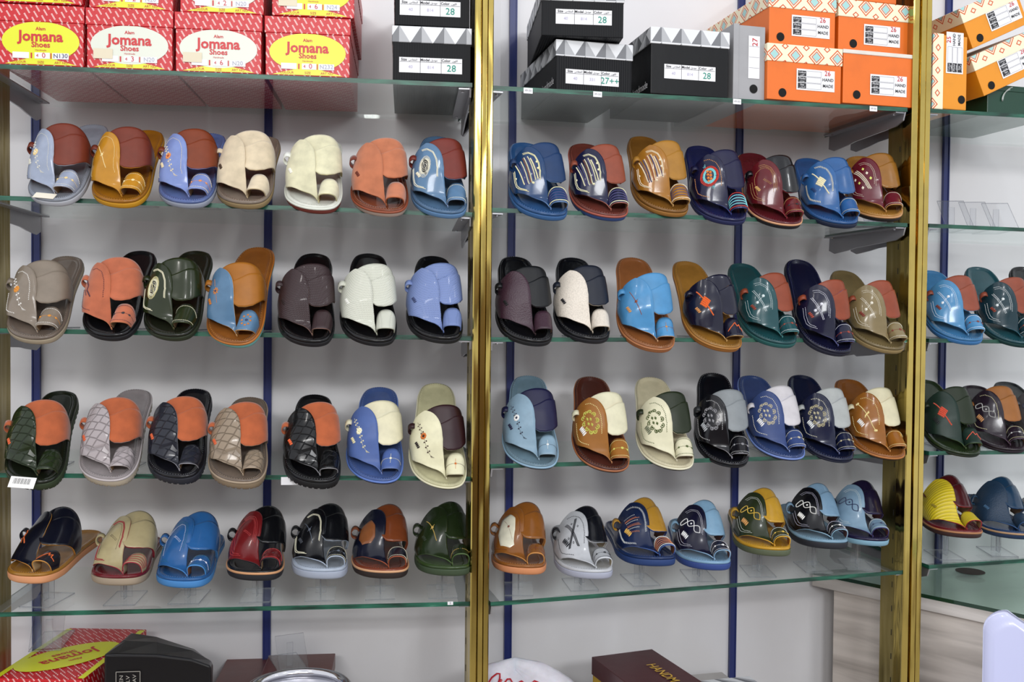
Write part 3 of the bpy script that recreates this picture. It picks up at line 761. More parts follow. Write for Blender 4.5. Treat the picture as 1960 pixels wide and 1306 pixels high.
THREAD = lambda c: mat('thread', c, .55, 0, 'plain')
def sandal(name_label, group_lab, toe, heel, bay, lev, vamp, strap, bed, sole, fin='gloss', sfin=None, welt=None, T=.014, tread=False, edge=None,
           loop=None, motifs=(), lmot=None, threads=('e8e4c8',), rim='c8c0b0', off=None, tabc=None, sticker=False, lining='9a7a58', bfin='gloss', patch=None):
    # position: the toe's lower front edge seen at `toe`, the heel end at `heel`
    L = math.hypot(L_S, T)
    o_ = -.022 if off is None else off
    hr = ray(*heel).normalized()
    for _ in range(12):
        A = on_plane(bay, toe[0], toe[1], o_)
        m = A.dot(hr); disc = L * L - (A.dot(A) - m * m)
        dd = m + math.sqrt(max(disc, 0)); B = hr * dd
        v = B - A
        for _k in range(2):
            xx = Vector((v.y, -v.x, 0)).normalized() * .008; v = B - (A - xx)
        hz = math.hypot(v.x, v.y); tilt = math.atan2(v.z, hz) - math.atan2(T, L_S)
        if off is not None: break
        z = shelf_z(bay, lev, A.x) + GT / 2; drop = z - A.z
        o_ = -max((drop + .002) / math.tan(max(tilt, .3)), .004)
    if disc < 0: print('SANDAL no reach', name_label, round(disc, 4))
    hd = Vector((v.x, v.y, 0)).normalized()
    Y = (hd * math.cos(tilt) + Vector((0, 0, math.sin(tilt)))); X = Y.cross(Vector((0, 0, 1))).normalized(); Z = X.cross(Y)
    rot = Matrix((X, Y, Z)).transposed()
    org = A + Z * (T - .0045) - X * .008
    print('S %-22s tilt %5.1f yaw %6.1f off %.3f' % (name_label[:22], math.degrees(tilt), math.degrees(math.atan2(-hd.x, hd.y)), o_))
    root = empty('leather_sandal', org, rot)
    tag(root, name_label, 'sandal', group_lab)
    global TALL, SQ, LEAN
    LEAN = .016 if lev == 4 else .010
    SQ = .97 if lev == 4 else .82
    TALL = {1: 1.06, 2: 1.06, 3: 1.12, 4: 1.18}[lev]
    sfin = sfin or fin
    edgem = mat('leather_edge', edge or rim, .6, 0, 'plain'); lin_m = mat('lining_leather', lining, .6, 0, 'card')
    inst('outsole', sole_mesh(T, tread), mat('rubber', sole, .62, 0, 'card'), root)
    if welt: inst('welt', welt_mesh(), mat('welt_leather', welt, .45, 0, 'card'), root)
    fb = inst('footbed', footbed_mesh(), leather(bed, bfin), root)
    inst('rim_stitching', footstitch_mesh(), THREAD(rim), fb)
    st = inst('instep_strap', strap_mesh(), [leather(strap, sfin), edgem, lin_m], root)
    inst('strap_overlay', over_mesh(), [leather(strap, sfin), edgem, lin_m], st)
    inst('side_tab', tab_mesh(), [leather(tabc or strap, sfin)], root)
    vp = inst('vamp', vamp_mesh(), [leather(vamp, fin), edgem, lin_m], root)
    lp = inst('toe_loop', loop_mesh(), [leather(loop or vamp, fin), edgem, lin_m], root)
    mb = MB()
    th = list(threads) + [threads[-1]] * 3
    for k in motifs:
        if isinstance(k, tuple): motif(k[0], mb, *[i for i in k[1:]])
        else: motif(k, mb)
    # a fine seam just inside the edge of the vamp on every sandal
    seam = 0
    if mb.v: mb.build('embroidery', [THREAD(c) for c in th[:4]], vp)
    if patch:
        pb = MB(); pc, pts = patch
        cen = vmap(*[sum(c) / len(pts) for c in zip(*pts)])[0]
        def pp(u, v):
            i = u * len(pts); k = int(i) % len(pts); a = pts[k]; b = pts[(k + 1) % len(pts)]; t = i - int(i)
            cx, cy = [sum(c) / len(pts) for c in zip(*pts)]; x, y = lerp(a[0], b[0], t), lerp(a[1], b[1], t)
            P, n = vmap(lerp(cx, x, v), lerp(cy, y, v)); return P + n * .0004
        nU, nV = len(pts) * 4, 5
        vs = [pp(i / nU, j / nV) for i in range(nU) for j in range(nV + 1)]
        fs = [(i * (nV + 1) + j, i * (nV + 1) + j + 1, ((i + 1) % nU) * (nV + 1) + j + 1, ((i + 1) % nU) * (nV + 1) + j) for i in range(nU) for j in range(nV)]
        # lift the inlay so it has its own thickness
        k0 = len(vs); vs2 = vs + [p + Vector((0, 0, -.0010)) for p in vs]
        fs2 = fs + [(i * (nV + 1) + nV, k0 + i * (nV + 1) + nV, k0 + ((i + 1) % nU) * (nV + 1) + nV, ((i + 1) % nU) * (nV + 1) + nV) for i in range(nU)]
        mesh_obj('inlay', vs2, fs2, leather(pc, 'gloss'), vp)
    if lmot:
        m2 = MB(); loop_motif(lmot, m2); m2.build('embroidery', [THREAD(c) for c in th[:2]], lp)
    if sticker:
        sb = MB(); Mx = Matrix.Translation((.0 if sticker == 1 else -.004, .010 if sticker == 1 else -.001, .0045 + zs(.01))) @ Matrix.Rotation(R(-8), 4, 'Z') @ Matrix.Rotation(R(0 if sticker == 1 else 22), 4, 'X')
        w, h = (.019, .007) if sticker == 1 else (.021, .010)
        sb.box(-w, w, -h, h, 0, .0006, 0, Mx)
        if sticker == 2:
            for k in range(16): x = -w + .006 + k * .0018; sb.box(x, x + (.0009 if k % 3 else .0005), -h * .3, h * .7, .0006, .0008, 1, Mx)
        o = sb.build('price_sticker', [mat('paper', 'e2dccb' if sticker == 1 else 'f0eeea', .8, 0, 'card'), mat('ink', '55555a', .8, 0, 'plain')], root)
        o['label'] = 'white price sticker'
    return root, A, X, Y, Z, T, tilt
STANDS = []
GR = ['', 'sandals on the upper shelf', 'sandals on the second shelf', 'sandals on the third shelf', 'sandals on the lowest shelf']
ALL = []
def S(label, toe, heel, bay, lev, vamp, strap, bed, sole, **k):
    if lev == 4: k.setdefault('off', -.025)
    ALL.append((label, bay, lev, sandal(label, GR[lev], toe, heel, bay, lev, vamp, strap, bed, sole, **k)))
# ---- upper shelf
S('silver grey sandal with russet strap and a paper price sticker on its toe', (97, 398), (182, 235), 0, 1, '9aa5bb', '8a3a26', '8f95a0', 'a8abb2', sfin='matte', motifs=['outline', 'vine', 'rivets'], threads=('d8d6c8', 'e0c890', 'd8d6c8'), lmot='bandsx', T=.014, sticker=1, rim='b8bcc8')
S('mustard yellow sandal with russet strap on a mustard sole', (224, 401), (286, 246), 0, 1, 'c98a1e', '8a3a26', 'a86a14', 'c08a12', sfin='matte', motifs=['outline', 'line'], threads=('e6d49a',), lmot='bandsx', rim='d0962a')
S('pale periwinkle sandal with russet strap and navy insole heel', (353, 402), (405, 252), 0, 1, '7f93cf', '93401f', '5f74ad', '8f96a6', sfin='matte', motifs=['outline', 'vine', 'rivets'], threads=('e8d8b0', 'd88a50', '9a3a20'), lmot='bandsx', rim='8fa2d8')
S('beige suede sandal with plain upper on a taupe sole', (465, 403), (508, 258), 0, 1, 'd9c8a8', 'd9c8a8', '8a7a6c', '8a7652', fin='suede', motifs=['rivets'], threads=('4a3828',), rim='b8a48c', edge='c8b490')
S('cream suede sandal with white insole and dark red outsole', (602, 412), (622, 262), 0, 1, 'dcd8b4', 'dcd8b4', 'd4d8cc', '6a2a20', fin='suede', welt='d8dcd0', motifs=['rivets'], threads=('f0eee4',), rim='e8e8dc', edge='c4bc90', tabc='e4e8e0')
S('orange suede sandal with plain upper and brown leather insole', (732, 418), (738, 266), 0, 1, 'cf7a52', 'cf7a52', '8a4428', 'a08c80', fin='suede', welt='8c4428', motifs=['rivets'], threads=('6a2a1a',), rim='c89878', edge='a85a34', tabc='8c3c28')
S('steel blue sandal with black eye-shaped inlay and russet strap', (850, 421), (838, 258), 0, 1, '5f86ac', '8a3428', '54769a', '5a80a8', motifs=['edgecord', ('eye', 1, 0), 'rivets'], threads=('e6e2cc', 'c8c8c0', '8a3020'), lmot='bands', rim='7f9cc0', sfin='matte', patch=('15151a', [(-.05, .72), (.18, .62), (.20, .50), (.02, .40), (-.22, .48), (-.26, .62)]))
S('royal blue sandal with cream beaded sticks embroidered on its upper', (1048, 425), (1003, 270), 1, 1, '1f4a80', '1f4478', '2f5c94', '335f92', sfin='matte', motifs=['edgecord', 'sticks'], threads=('ece6b8', '4a4878', '7a5048'), lmot='braid', rim='6f94c4')
S('dark navy sandal with beaded sticks and a terracotta strap', (1163, 426), (1118, 272), 1, 1, '1c2250', 'a04c34', '7a3a30', '2a4274', welt='9a4c3c', sfin='matte', motifs=['edgecord', 'sticks'], threads=('e8e4c0', '52507c', '6a4038'), lmot='braid', rim='b87060')
S('honey tan sandal with white and blue beaded sticks', (1282, 418), (1228, 258), 1, 1, 'b07420', 'b07a26', '8a5a20', '9a6a2c', sfin='matte', motifs=['edgecord', 'sticks'], threads=('e8dcc0', '4a4a70', '9a5a3a'), lmot='braid', rim='d0a868')
S('midnight blue sandal with concentric red and turquoise oval embroidery', (1393, 434), (1338, 276), 1, 1, '1a1c4a', '1c1c4c', '23275c', '1e2450', sfin='matte', motifs=[('edge1', 3), ('rings', 0, 1, 2)], threads=('c83a28', '8adce0', 'e08030', 'd89858'), lmot='braid', rim='3a4484')
S('burgundy sandal with black strap and pale edge of natural leather', (1500, 441), (1437, 290), 1, 1, '7a1a24', '14161c', '6a1c26', '14141a', welt='c8946c', motifs=['edge2', 'dashes', 'rivets'], threads=('c8a060', '101014', '101014'), lmot='bandsx', rim='8c2c38')
S('bright blue sandal with white chevron edging and small beaded lozenge', (1608, 440), (1545, 300), 1, 1, '2f6aae', '2f66a8', '2a5e9e', '14203a', motifs=['edgecomb', 'diamond', ('rivets', 2)], threads=('e4dcb8', 'e4dcb8', '1c3a6a'), lmot='bands', rim='4a84c4')
S('burgundy sandal with white rod and triangle embroidery and tan strap', (1690, 427), (1645, 296), 1, 1, '7c1a2c', 'a06a24', 'b07a30', '1c1414', welt='b88858', motifs=['edge2', 'teeth'], threads=('e8e0c8', 'd8e070', 'b0283a'), lmot='bands', rim='d0a060')
# ---- second shelf
S('taupe leather sandal with white rope stitching on the toe loop', (62, 662), (132, 487), 0, 2, '8f8272', '8f8272', '7a6c60', '9a8d78', motifs=['edge1', 'vine'], threads=('e4e2dc', 'd08a30', 'd08a30'), lmot='bandsx', rim='a89c8c', sfin='matte')
S('orange suede sandal with brown stitching on a shiny black sole', (205, 656), (272, 477), 0, 2, 'cf6e48', 'cf6e48', '0c0d12', '0d0d12', fin='suede', motifs=['edge1', 'arrow'], threads=('4a2030', '2a2028', 'e8d8b0'), lmot='bandsx', rim='14161e', edge='d88a60')
S('dark olive sandal with white cord stitching round an eye motif', (324, 656), (378, 477), 0, 2, '2f3a1c', '2f3a1c', '23281a', '232c18', motifs=['edgecord', ('eye', 1, 0)], threads=('e0dcc0', 'd0c898'), lmot='bands', rim='3c4826', patch=('101224', [(-.05, .70), (.16, .61), (.18, .50), (.02, .42), (-.20, .48), (-.24, .60)]))
S('steel blue sandal with orange cross-stitch and golden tan strap', (446, 669), (496, 470), 0, 2, '5c84a8', 'b26c1c', '9a5a20', '6aa09a', welt='a8641e', sfin='matte', motifs=['flower', 'rivets'], threads=('c87828', '2c3a60', 'c87828'), lmot='star', rim='d8a868')
S('dark brown woven sandal on a black sole', (590, 667), (603, 482), 0, 2, '42262a', '42262a', '0d0d10', '101014', fin='woven', motifs=['rivets'], threads=('241414',), rim='24242c', edge='8a6a60')
S('off-white woven sandal with plain toe loop on a black sole', (714, 666), (707, 482), 0, 2, 'd6d8c8', 'd6d8c8', '0d0d10', '101014', fin='woven', motifs=['rivets'], threads=('e8e8e0',), rim='24242c', edge='b8bca8')
S('periwinkle woven sandal on a black sole', (842, 661), (829, 487), 0, 2, '7f96d0', '7f96d0', '0d0d10', '101014', fin='woven', motifs=['rivets'], threads=('3c4870',), rim='24242c', edge='6a80b8')
S('plum grained sandal with black strap on a black sole', (1018, 666), (985, 488), 1, 2, '4c2a3c', '16181c', '0e0e12', '121216', fin='pebble', sfin='matte', motifs=['rivets'], threads=('0c0c10',), rim='8a8a90', edge='2c1822')
S('ivory grained sandal with slate black strap on a black sole', (1128, 661), (1095, 490), 1, 2, 'dcd2c4', '20283a', '0e0f16', '12121a', fin='pebble', sfin='matte', motifs=['rivets'], threads=('14141c',), rim='8a8a90', edge='c8bca8')
S('sky blue sandal with a brown stitched line on a tan sole', (1252, 678), (1210, 490), 1, 2, '4e96cc', '4e96cc', '9a5c30', '9e6238', sfin='matte', motifs=['line', ('rivets', 1)], threads=('8a4a34', 'c89050'), lmot='mid', rim='d0a478', welt='a4683c')
S('navy sandal with orange braided diamond on a honey sole', (1385, 677), (1313, 497), 1, 2, '161838', '161838', 'a0702a', '9a6224', sfin='gloss', motifs=[('diamond', 0, 0), ('rivets', 1)], threads=('e0682c', 'c88c50'), lmot='zig', rim='d0a868', welt='a06c28')
S('teal green sandal with white crossed rods and terracotta strap', (1492, 669), (1418, 501), 1, 2, '1f5a60', 'a0482c', '1f555a', '1f5a58', sfin='matte', motifs=['edge2', 'cross', ('rivets', 1)], threads=('e0ecec', '8a3a28'), lmot='bandsx', rim='4a8a8c')
S('dark indigo sandal with white crossed rods and terracotta strap', (1597, 685), (1527, 494), 1, 2, '181a40', 'a0482c', '14163a', '16182c', sfin='matte', motifs=['edge2', 'cross', ('rivets', 1)], threads=('e8eaf4', '9a4030'), lmot='bandsx', rim='6a70a8')
S('khaki sandal with white crossed rods and terracotta strap', (1700, 680), (1612, 515), 1, 2, '8c7a52', 'a0482c', '7c6a44', '8f7a50', sfin='matte', motifs=['edge2', 'cross', ('rivets', 1)], threads=('ece8d8', '7a2c20'), lmot='bandsx', rim='b0a078')
S('light sky blue sandal with white crossed rods, standing beyond the brass post', (1848, 663), (1778, 515), 2, 2, '4e92c4', 'a04c34', '3f7fb4', '3a74ac', sfin='matte', motifs=['edge2', 'cross', ('rivets', 1)], threads=('f0f4f8', '7a3428'), lmot='bandsx', rim='7ab0d8')
S('dark petrol sandal with white crossed rods, standing beyond the brass post', (1950, 668), (1870, 508), 2, 2, '16404c', 'a04c34', '1f5560', '123c3c', sfin='matte', motifs=['edge2', 'cross', ('rivets', 1)], threads=('e8f0f0', '8a3a28'), lmot='bandsx', rim='3c7080')
S('black sandal mostly cut off at the frame edge on the second shelf', (2040, 670), (1955, 508), 2, 2, '18181e', '18181e', '101014', '101014', rim='24242c')
# ---- third shelf
S('dark green embossed sandal with orange strap and barcode sticker', (62, 940), (120, 745), 0, 3, '2a3a1c', 'cc6434', '1c2416', '2c3a22', fin='croc', sfin='suede', motifs=['rivets'], threads=('d8643a',), T=.017, tread=True, sticker=2, rim='3a4a28')
S('silver lilac embossed sandal with orange suede strap', (203, 933), (262, 742), 0, 3, 'aaa0a2', 'cc6434', '948c8c', 'b4a894', fin='croc', sfin='suede', motifs=['rivets'], threads=('d8643a',), T=.017, tread=True, rim='c4bcbc', welt='b8b0b0')
S('charcoal embossed sandal with orange suede strap', (335, 929), (376, 741), 0, 3, '2c2e3c', 'cc6434', '14161e', '20222c', fin='croc', sfin='suede', motifs=['rivets'], threads=('d8643a',), T=.017, tread=True, rim='a0a0a8')
S('taupe embossed sandal with orange suede strap', (457, 938), (480, 757), 0, 3, '9c8a74', 'cc6434', '7a6a5c', '8c7a62', fin='croc', sfin='suede', motifs=['rivets'], threads=('d8643a',), T=.017, tread=True, rim='b8a48c', welt='a08e78')
S('glossy black embossed sandal with orange suede strap', (605, 938), (603, 752), 0, 3, '0e0f12', 'cc6434', '0c0c10', '101012', fin='croc', sfin='suede', motifs=['rivets'], threads=('e8683a',), T=.017, tread=True, rim='9a9aa0')
S('cornflower blue sandal with cream strap and cream floral stitching', (723, 930), (728, 738), 0, 3, '5570b4', 'd8d2b0', '4a64a4', '22243c', sfin='matte', motifs=['vine', 'rivets'], threads=('e4dcb0', 'ece8cc', 'e4dcb0'), lmot='mid', T=.010, welt='5a78bc', rim='7c94cc', fin='matte')
S('cream sandal with dark maroon strap and brown vine stitching', (848, 940), (835, 731), 0, 3, 'dcd8b4', '3c1820', 'b8b48c', '1a1a1c', sfin='matte', motifs=['vine', ('rivets', 2)], threads=('3a2020', 'c87030', '1c1010'), lmot='mid', T=.010, welt='d8d4b4', rim='e0dcbc', fin='matte')
S('pale grey blue sandal with navy strap and black vine stitching', (1025, 902), (1012, 716), 1, 3, '86a4b8', '1c1c50', '6c8898', '22242c', sfin='matte', motifs=['vine', ('rivets', 2)], threads=('2c3040', 'e8e8e4', '16163a'), lmot='mid', T=.010, welt='86a6bc', rim='a0bccc', fin='matte')
S('caramel sandal with curled yellow embroidery, ivory strap and maroon insole', (1165, 908), (1130, 718), 1, 3, 'a86a24', 'd4d0b0', '5c2c20', '2a1c18', sfin='matte', motifs=['edge1', ('scroll', 1, 2), ('bars', 3)], threads=('e8dc98', 'c8c860', 'b0b048', 'eeeeea'), lmot='bandsx', T=.010, welt='9a5c34', rim='c88c60', fin='matte')
S('ivory sandal with curled green embroidery and dark green strap', (1290, 904), (1245, 719), 1, 3, 'd8d4b4', '28341a', 'c0b898', '1e1a18', sfin='matte', motifs=['edge1', ('scroll', 1, 1), ('bars', 3)], threads=('4c5c34', '4a5828', '3c4c24', '6a7058'), lmot='bandsx', T=.010, welt='dcd8bc', rim='e4e0c8', fin='matte')
S('black sandal with curled silver embroidery and grey strap', (1395, 898), (1365, 711), 1, 3, '0e0f18', '8a9094', '0c0d18', '101016', sfin='matte', motifs=['edge1', ('scroll', 1, 1), ('bars', 3)], threads=('b8b8b8', '8c8c90', '8c8c90', 'b0b4b8'), lmot='bandsx', T=.010, rim='b8b8c0', tabc='3a3e40')
S('dusk blue sandal with curled cream embroidery and white strap', (1507, 885), (1437, 716), 1, 3, '3f5694', 'c8c4c8', '3a5088', '141a38', sfin='matte', motifs=['edge1', ('scroll', 1, 1), ('bars', 3)], threads=('e8e4d0', 'c0b8a0', 'c0b8a0', 'f0f0f0'), lmot='bandsx', T=.010, welt='6c84c0', rim='8ca0d4', fin='matte')
S('navy sandal with curled cream embroidery and light grey strap', (1602, 889), (1532, 715), 1, 3, '162048', 'a8acaa', '141e44', '10142c', sfin='matte', motifs=['edge1', ('scroll', 1, 1), ('bars', 3)], threads=('d8d4bc', 'b0a888', 'b0a888', 'e0e4e4'), lmot='bandsx', T=.010, rim='8088b0')
S('caramel sandal with a crossed cream rod and cream strap, beside the brass post', (1700, 884), (1622, 723), 1, 3, 'a4641e', 'd0caa8', '9a5a22', '2a1c18', sfin='matte', motifs=['edge1', ('bone', 0), ('bars', 3)], threads=('ecdc9c', 'ecdc9c', 'ecdc9c', 'eeeeea'), lmot='bands', T=.010, welt='a8682c', rim='d49c5c')
S('forest green matte sandal with orange diamond rod embroidery', (1845, 878), (1768, 724), 2, 3, '203c30', '26361c', '283a1c', '1c2418', sfin='matte', motifs=[('diamond', 0, 0), ('bars', 1)], threads=('d0543c', '14181a'), lmot='zig', T=.010, rim='4a6038', fin='matte')
S('aubergine sandal with interlaced cream embroidery and tan strap', (1930, 870), (1862, 735), 2, 3, '2c1c2c', 'a8682c', '30222c', '241a24', sfin='matte', motifs=['edge1', ('twist', 1), ('bars', 2)], threads=('e0d8a8', 'b8b8b4', 'c8905c'), lmot='bandsx', T=.010, rim='5a4458')
S('grey sandal with black insole, cut by the frame edge on the third shelf', (2025, 868), (1922, 728), 2, 3, '5c5a5c', '5c5a5c', '14161c', '181a20', fin='matte', motifs=['edge1', ('twist', 1)], threads=('20202c', '28304c'), T=.010, rim='3c3c44')
# ---- lowest shelf, on raised stands
S('navy sandal with orange star stitch on a thick salmon sole and tan insole', (45, 1119), (176, 1012), 0, 4, '14172c', '14172c', 'b07828', 'd49468', motifs=['arrow'], threads=('e06828',), lmot='zig', T=.016, rim='c88c3c', lining='c8b088')
S('beige sandal with crimson piping on a dark red footbed', (222, 1123), (285, 1024), 0, 4, 'b4a67c', 'b4a67c', '861c28', '9c8c78', motifs=['edgecord', ('dashes', 1)], threads=('9c2434', '3a3020'), lmot='stripes', T=.016, rim='a03040', lining='c8bc9c')
S('azure blue sandal with teal stitching and white beads on azure sole', (346, 1128), (404, 1018), 0, 4, '2c6cb4', '2f70b8', '2a68ac', '3f7fbc', motifs=['edge2', ('dashes', 1)], threads=('2a6a7c', 'd8dce8'), lmot='bandsx', T=.016, rim='4c90d0', lining='a06a44')
S('crimson sandal with black strap, tan-edged black sole', (490, 1114), (512, 1010), 0, 4, '8c1c20', '101216', '101216', '14141a', welt='c89468', motifs=['edge2', 'dashes'], threads=('c84848', '401010'), lmot='bandsx', T=.016, rim='181a20', lining='c8a880')
S('black sandal with white corded edge on a pale grey sole', (618, 1111), (622, 1003), 0, 4, '101218', '101218', 'a8b4c4', '9ca4b4', motifs=['edgecord', ('line', 1), ('rivets', 2)], threads=('d8d4bc', '58606c', '30343c'), lmot='bandsx', T=.017, rim='b4c0d0', lining='b8b4a8')
S('navy and russet sandal with white-edged brown inlay', (737, 1110), (728, 1004), 0, 4, '161a34', '8c4420', '8c3c20', '241814', welt='cc9c74', motifs=[], threads=('e4dcc0',), lmot='bands', T=.016, rim='a05030', lining='3c4c40', patch=('9a5a30', [(-.50, .78), (.10, .76), (.36, .60), (.40, .42), (.15, .34), (-.45, .38), (-.68, .55)]))
S('olive green glossy sandal with a thin gold stitched rod', (860, 1105), (838, 998), 0, 4, '28381a', '28381a', '3c5428', '34442c', motifs=[('line', 0), ('rivets', 1)], threads=('c8a858', '1c2814'), lmot='mid', T=.016, rim='4a6434', lining='b89c74')
S('tan and cream sandal with dark brown line stitching, salmon sole', (1003, 1102), (990, 1000), 1, 4, '9c5c20', '9c5c20', '9c5c24', 'c88458', motifs=[('edge1', 1), ('line', 0)], threads=('7a4434', '6c3418'), lmot='mid', T=.016, rim='c88c48', lining='a8703c', patch=('dcd8c0', [(-.40, .86), (.15, .84), (.45, .68), (.46, .48), (.40, .24), (-.05, .20), (-.55, .30), (-.66, .55)]))
S('white sandal with black crossed lines and black strap, pale sole', (1138, 1111), (1080, 1002), 1, 4, 'b4b8bc', '12141e', 'bcc0c4', 'a4a8b8', motifs=['edge1', ('xcross', 1), ('bars', 1)], threads=('181a20', '181a20'), lmot='bandsx', T=.016, rim='ccd0d4', lining='c8b898', tabc='1c1e24')
S('blue sandal with slanted white and orange dashes and yellow strap', (1262, 1086), (1180, 994), 1, 4, '182c5c', 'bc8a2c', '1c3870', '1c386c', motifs=['edgecomb', ('combs', 0, 1), ('bars', 2)], threads=('dce0dc', 'c07850', 'd4a84c'), lmot='braid', T=.016, rim='3c5c9c', lining='8c5a34')
S('indigo sandal with white twisted cord and powder blue strap', (1365, 1094), (1304, 990), 1, 4, '1a1a3c', '80a8c4', '7ca4c4', '2c4484', motifs=['edge2', ('twist', 1), ('bars', 1)], threads=('dcdce4', 'e8e8e8'), lmot='bandsx', T=.016, rim='94b8d4', lining='7c4434')
S('olive sandal with yellow twisted cord and yellow strap', (1480, 1067), (1418, 968), 1, 4, '343e24', 'c8982c', 'c89420', '545c44', motifs=['edge2', ('twist', 1), ('bars', 2)], threads=('e4e8e0', 'dcb84c', 'cc9454'), lmot='bandsx', T=.016, rim='d8a838', lining='b07028')
S('black sandal with white twisted cord and powder blue strap', (1592, 1053), (1512, 962), 1, 4, '101018', '7ca0bc', '80a4bc', '1e2028', motifs=['edge2', ('twist', 1), ('bars', 1)], threads=('c8c8dc', 'ecece8'), lmot='bandsx', T=.016, rim='94b8cc', lining='6c3428')
S('powder blue sandal with dark twisted cord and aubergine strap', (1668, 1047), (1606, 952), 1, 4, '7c9cb4', '22183c', '26204c', '7ca4b8', motifs=['edge2', ('twist', 1)], threads=('d4dcd8', '242c50'), lmot='bandsx', T=.014, rim='3c3468', lining='8c4c40')
S('bright yellow ribbed sandal with dark red strap and insole', (1850, 1032), (1755, 942), 2, 4, 'd4bc1c', '5c1018', '801420', '38201e', fin='ribbed', sfin='gloss', welt='a8744c', motifs=['rivets'], threads=('8c7a1c',), T=.014, rim='981c2c', lining='b89868')
S('petrol blue plain sandal, last whole one on the lowest shelf', (1950, 1034), (1856, 944), 2, 4, '1c4060', '1c4468', '1c4070', '1c3050', fin='pebble', sfin='gloss', welt='b08c68', motifs=['rivets'], threads=('3c6080',), T=.014, rim='2c5484')
S('black sandal behind the petrol blue one at the frame edge', (2070, 1036), (1975, 950), 2, 4, '16161c', '16161c', '101014', '14141a', rim='24242c', T=.018)
# ---- acrylic stands: rows 1-3 a leaning rest plate, lowest row a raised T
def acr(mb, name, parent, edge=False, m=None):
    o = mb.build(name, [M_ACRYL, M_ACEDGE], parent)
    for k in range(0, len(o.data.polygons), 6):        # cut edges of the sheet read darker than its faces
        q = sorted((o.data.polygons[i] for i in range(k, min(k + 6, len(o.data.polygons)))), key=lambda p: -p.area)
        for p in q[2:]: p.material_index = 1
    return o
def lean_stand(label, bay, lev, P, yawv, tilt, up=.10, shift=.0):
    """P: point on the glass under the plate's lower edge"""
    root = empty('acrylic_display_stand', P); root.rotation_euler = (0, 0, yawv)
    w = .028; mb = MB(); mb.box(-w, w, .0, .115, 0, .0025); acr(mb, 'base_plate', root)
    M = Matrix.Translation((0, .004, .003)) @ Matrix.Rotation(tilt, 4, 'X')
    mb = MB(); mb.box(-w, w, 0, up, 0, .0025, 0, M); o = acr(mb, 'rest_plate', root)
    mb = MB(); top = M @ Vector((0, up * .8, -.0005)); mb.box(-.006, .006, top.y, top.y + .0025, .0026, top.z - .001); acr(mb, 'back_strut', root)
    tag(root, label, 'display stand', 'acrylic stands')
    return root
for (label, bay, lev, (root, A, X, Y, Z, T, tilt)) in ALL:
    yawv = math.atan2(-Y.x, Y.y); short = label.split(' sandal')[0] + ' sandal'
    hdir = Vector((Y.x, Y.y, 0)).normalized()
    B0 = A + Y * .0 - Vector((.010, 0, 0))
    lab = 'clear acrylic stand holding up the ' + short + (' in the last bay' if bay == 2 else '')
    if label.startswith('caramel sandal with'): lab = 'clear acrylic stand under the caramel sandal with ' + ('curled embroidery' if 'curled' in label else 'a crossed rod')
    elif short in ('black sandal', 'navy sandal'): lab = 'clear acrylic stand under the ' + ' '.join(label.split(',')[0].split()[:9])
    elif label.startswith('burgundy'): lab = 'clear acrylic stand under the burgundy sandal with ' + ('black strap' if 'black strap' in label else 'tan strap')
    if lev < 4:
        # where the sole's underside passes the shelf front, plus a little inward
        D = .035; p = A + X * -.005 + Y * ((D + .0) / math.cos(tilt))
        z = shelf_z(bay, lev, p.x) + GT / 2
        gap = p.z - z
        back = (gap - .008) / math.tan(tilt) if tilt > .2 else 0
        P = p - hdir * max(min(back, D - .004), 0); P = Vector((P.x, P.y, z + .0002))
        # keep the rest plate under the sole
        sole_h = (P - A).dot(hdir) * math.tan(tilt) + A.z
        k = max(0.0, (z + .0065 / math.cos(tilt) - sole_h) / math.tan(tilt)); P = P + hdir * k
        lean_stand(lab, bay, lev, P, yawv, tilt)
    else:
        p = A - X * .008 + Y * .095; z = shelf_z(bay, lev, p.x) + GT / 2
        bottom = p.z
        root2 = empty('acrylic_display_stand', (p.x, p.y, z + .0002)); root2.rotation_euler = (0, 0, yawv); H = bottom - z - .0005
        mb = MB(); mb.box(-.027, .027, -.05, .040, 0, .0028); acr(mb, 'base_plate', root2)
        mb = MB(); mb.box(-.010, .010, -.0013, .0013, .0028, H - .004); mb.box(-.0013, .0013, -.018, -.0014, .0028, (H - .004) * .8); acr(mb, 'stem', root2, m=M_ACRYL)
        M = Matrix.Translation((0, 0, H - .0036)) @ Matrix.Rotation(tilt, 4, 'X')
        mb = MB(); mb.box(-.024, .024, -.05, .05, 0, .0026, 0, M); acr(mb, 'rest_plate', root2)
        tag(root2, lab, 'display stand', 'acrylic stands')

# ------------------------------------------------------------------ patterned card for the boxes
def red_print(nt, sx, M, MIX):
    u = M('ADD', sx.outputs[0], M('MULTIPLY', sx.outputs[1], .8)); v = M('ADD', sx.outputs[2], M('MULTIPLY', sx.outputs[1], .35))
    a = M('ADD', M('MULTIPLY', u, .5), M('MULTIPLY', v, -.866)); b = M('ADD', M('MULTIPLY', u, .866), M('MULTIPLY', v, .5))
    row = M('FLOOR', M('DIVIDE', b, .0078)); fb = M('ABSOLUTE', M('SUBTRACT', M('FRACT', M('DIVIDE', b, .0078)), .5))
    fa = M('FRACT', M('ADD', M('DIVIDE', a, .019), M('MULTIPLY', row, .37)))
    dash = M('MULTIPLY', M('LESS_THAN', fb, .17), M('LESS_THAN', fa, .62))
    letters = M('GREATER_THAN', M('FRACT', M('DIVIDE', a, .0021)), .30)
    return MIX(M('MULTIPLY', M('MULTIPLY', dash, letters), .75), 'bd0c1a', 'ecdcd6')
M_RED = node_mat('red_printed_card', .38, red_print)
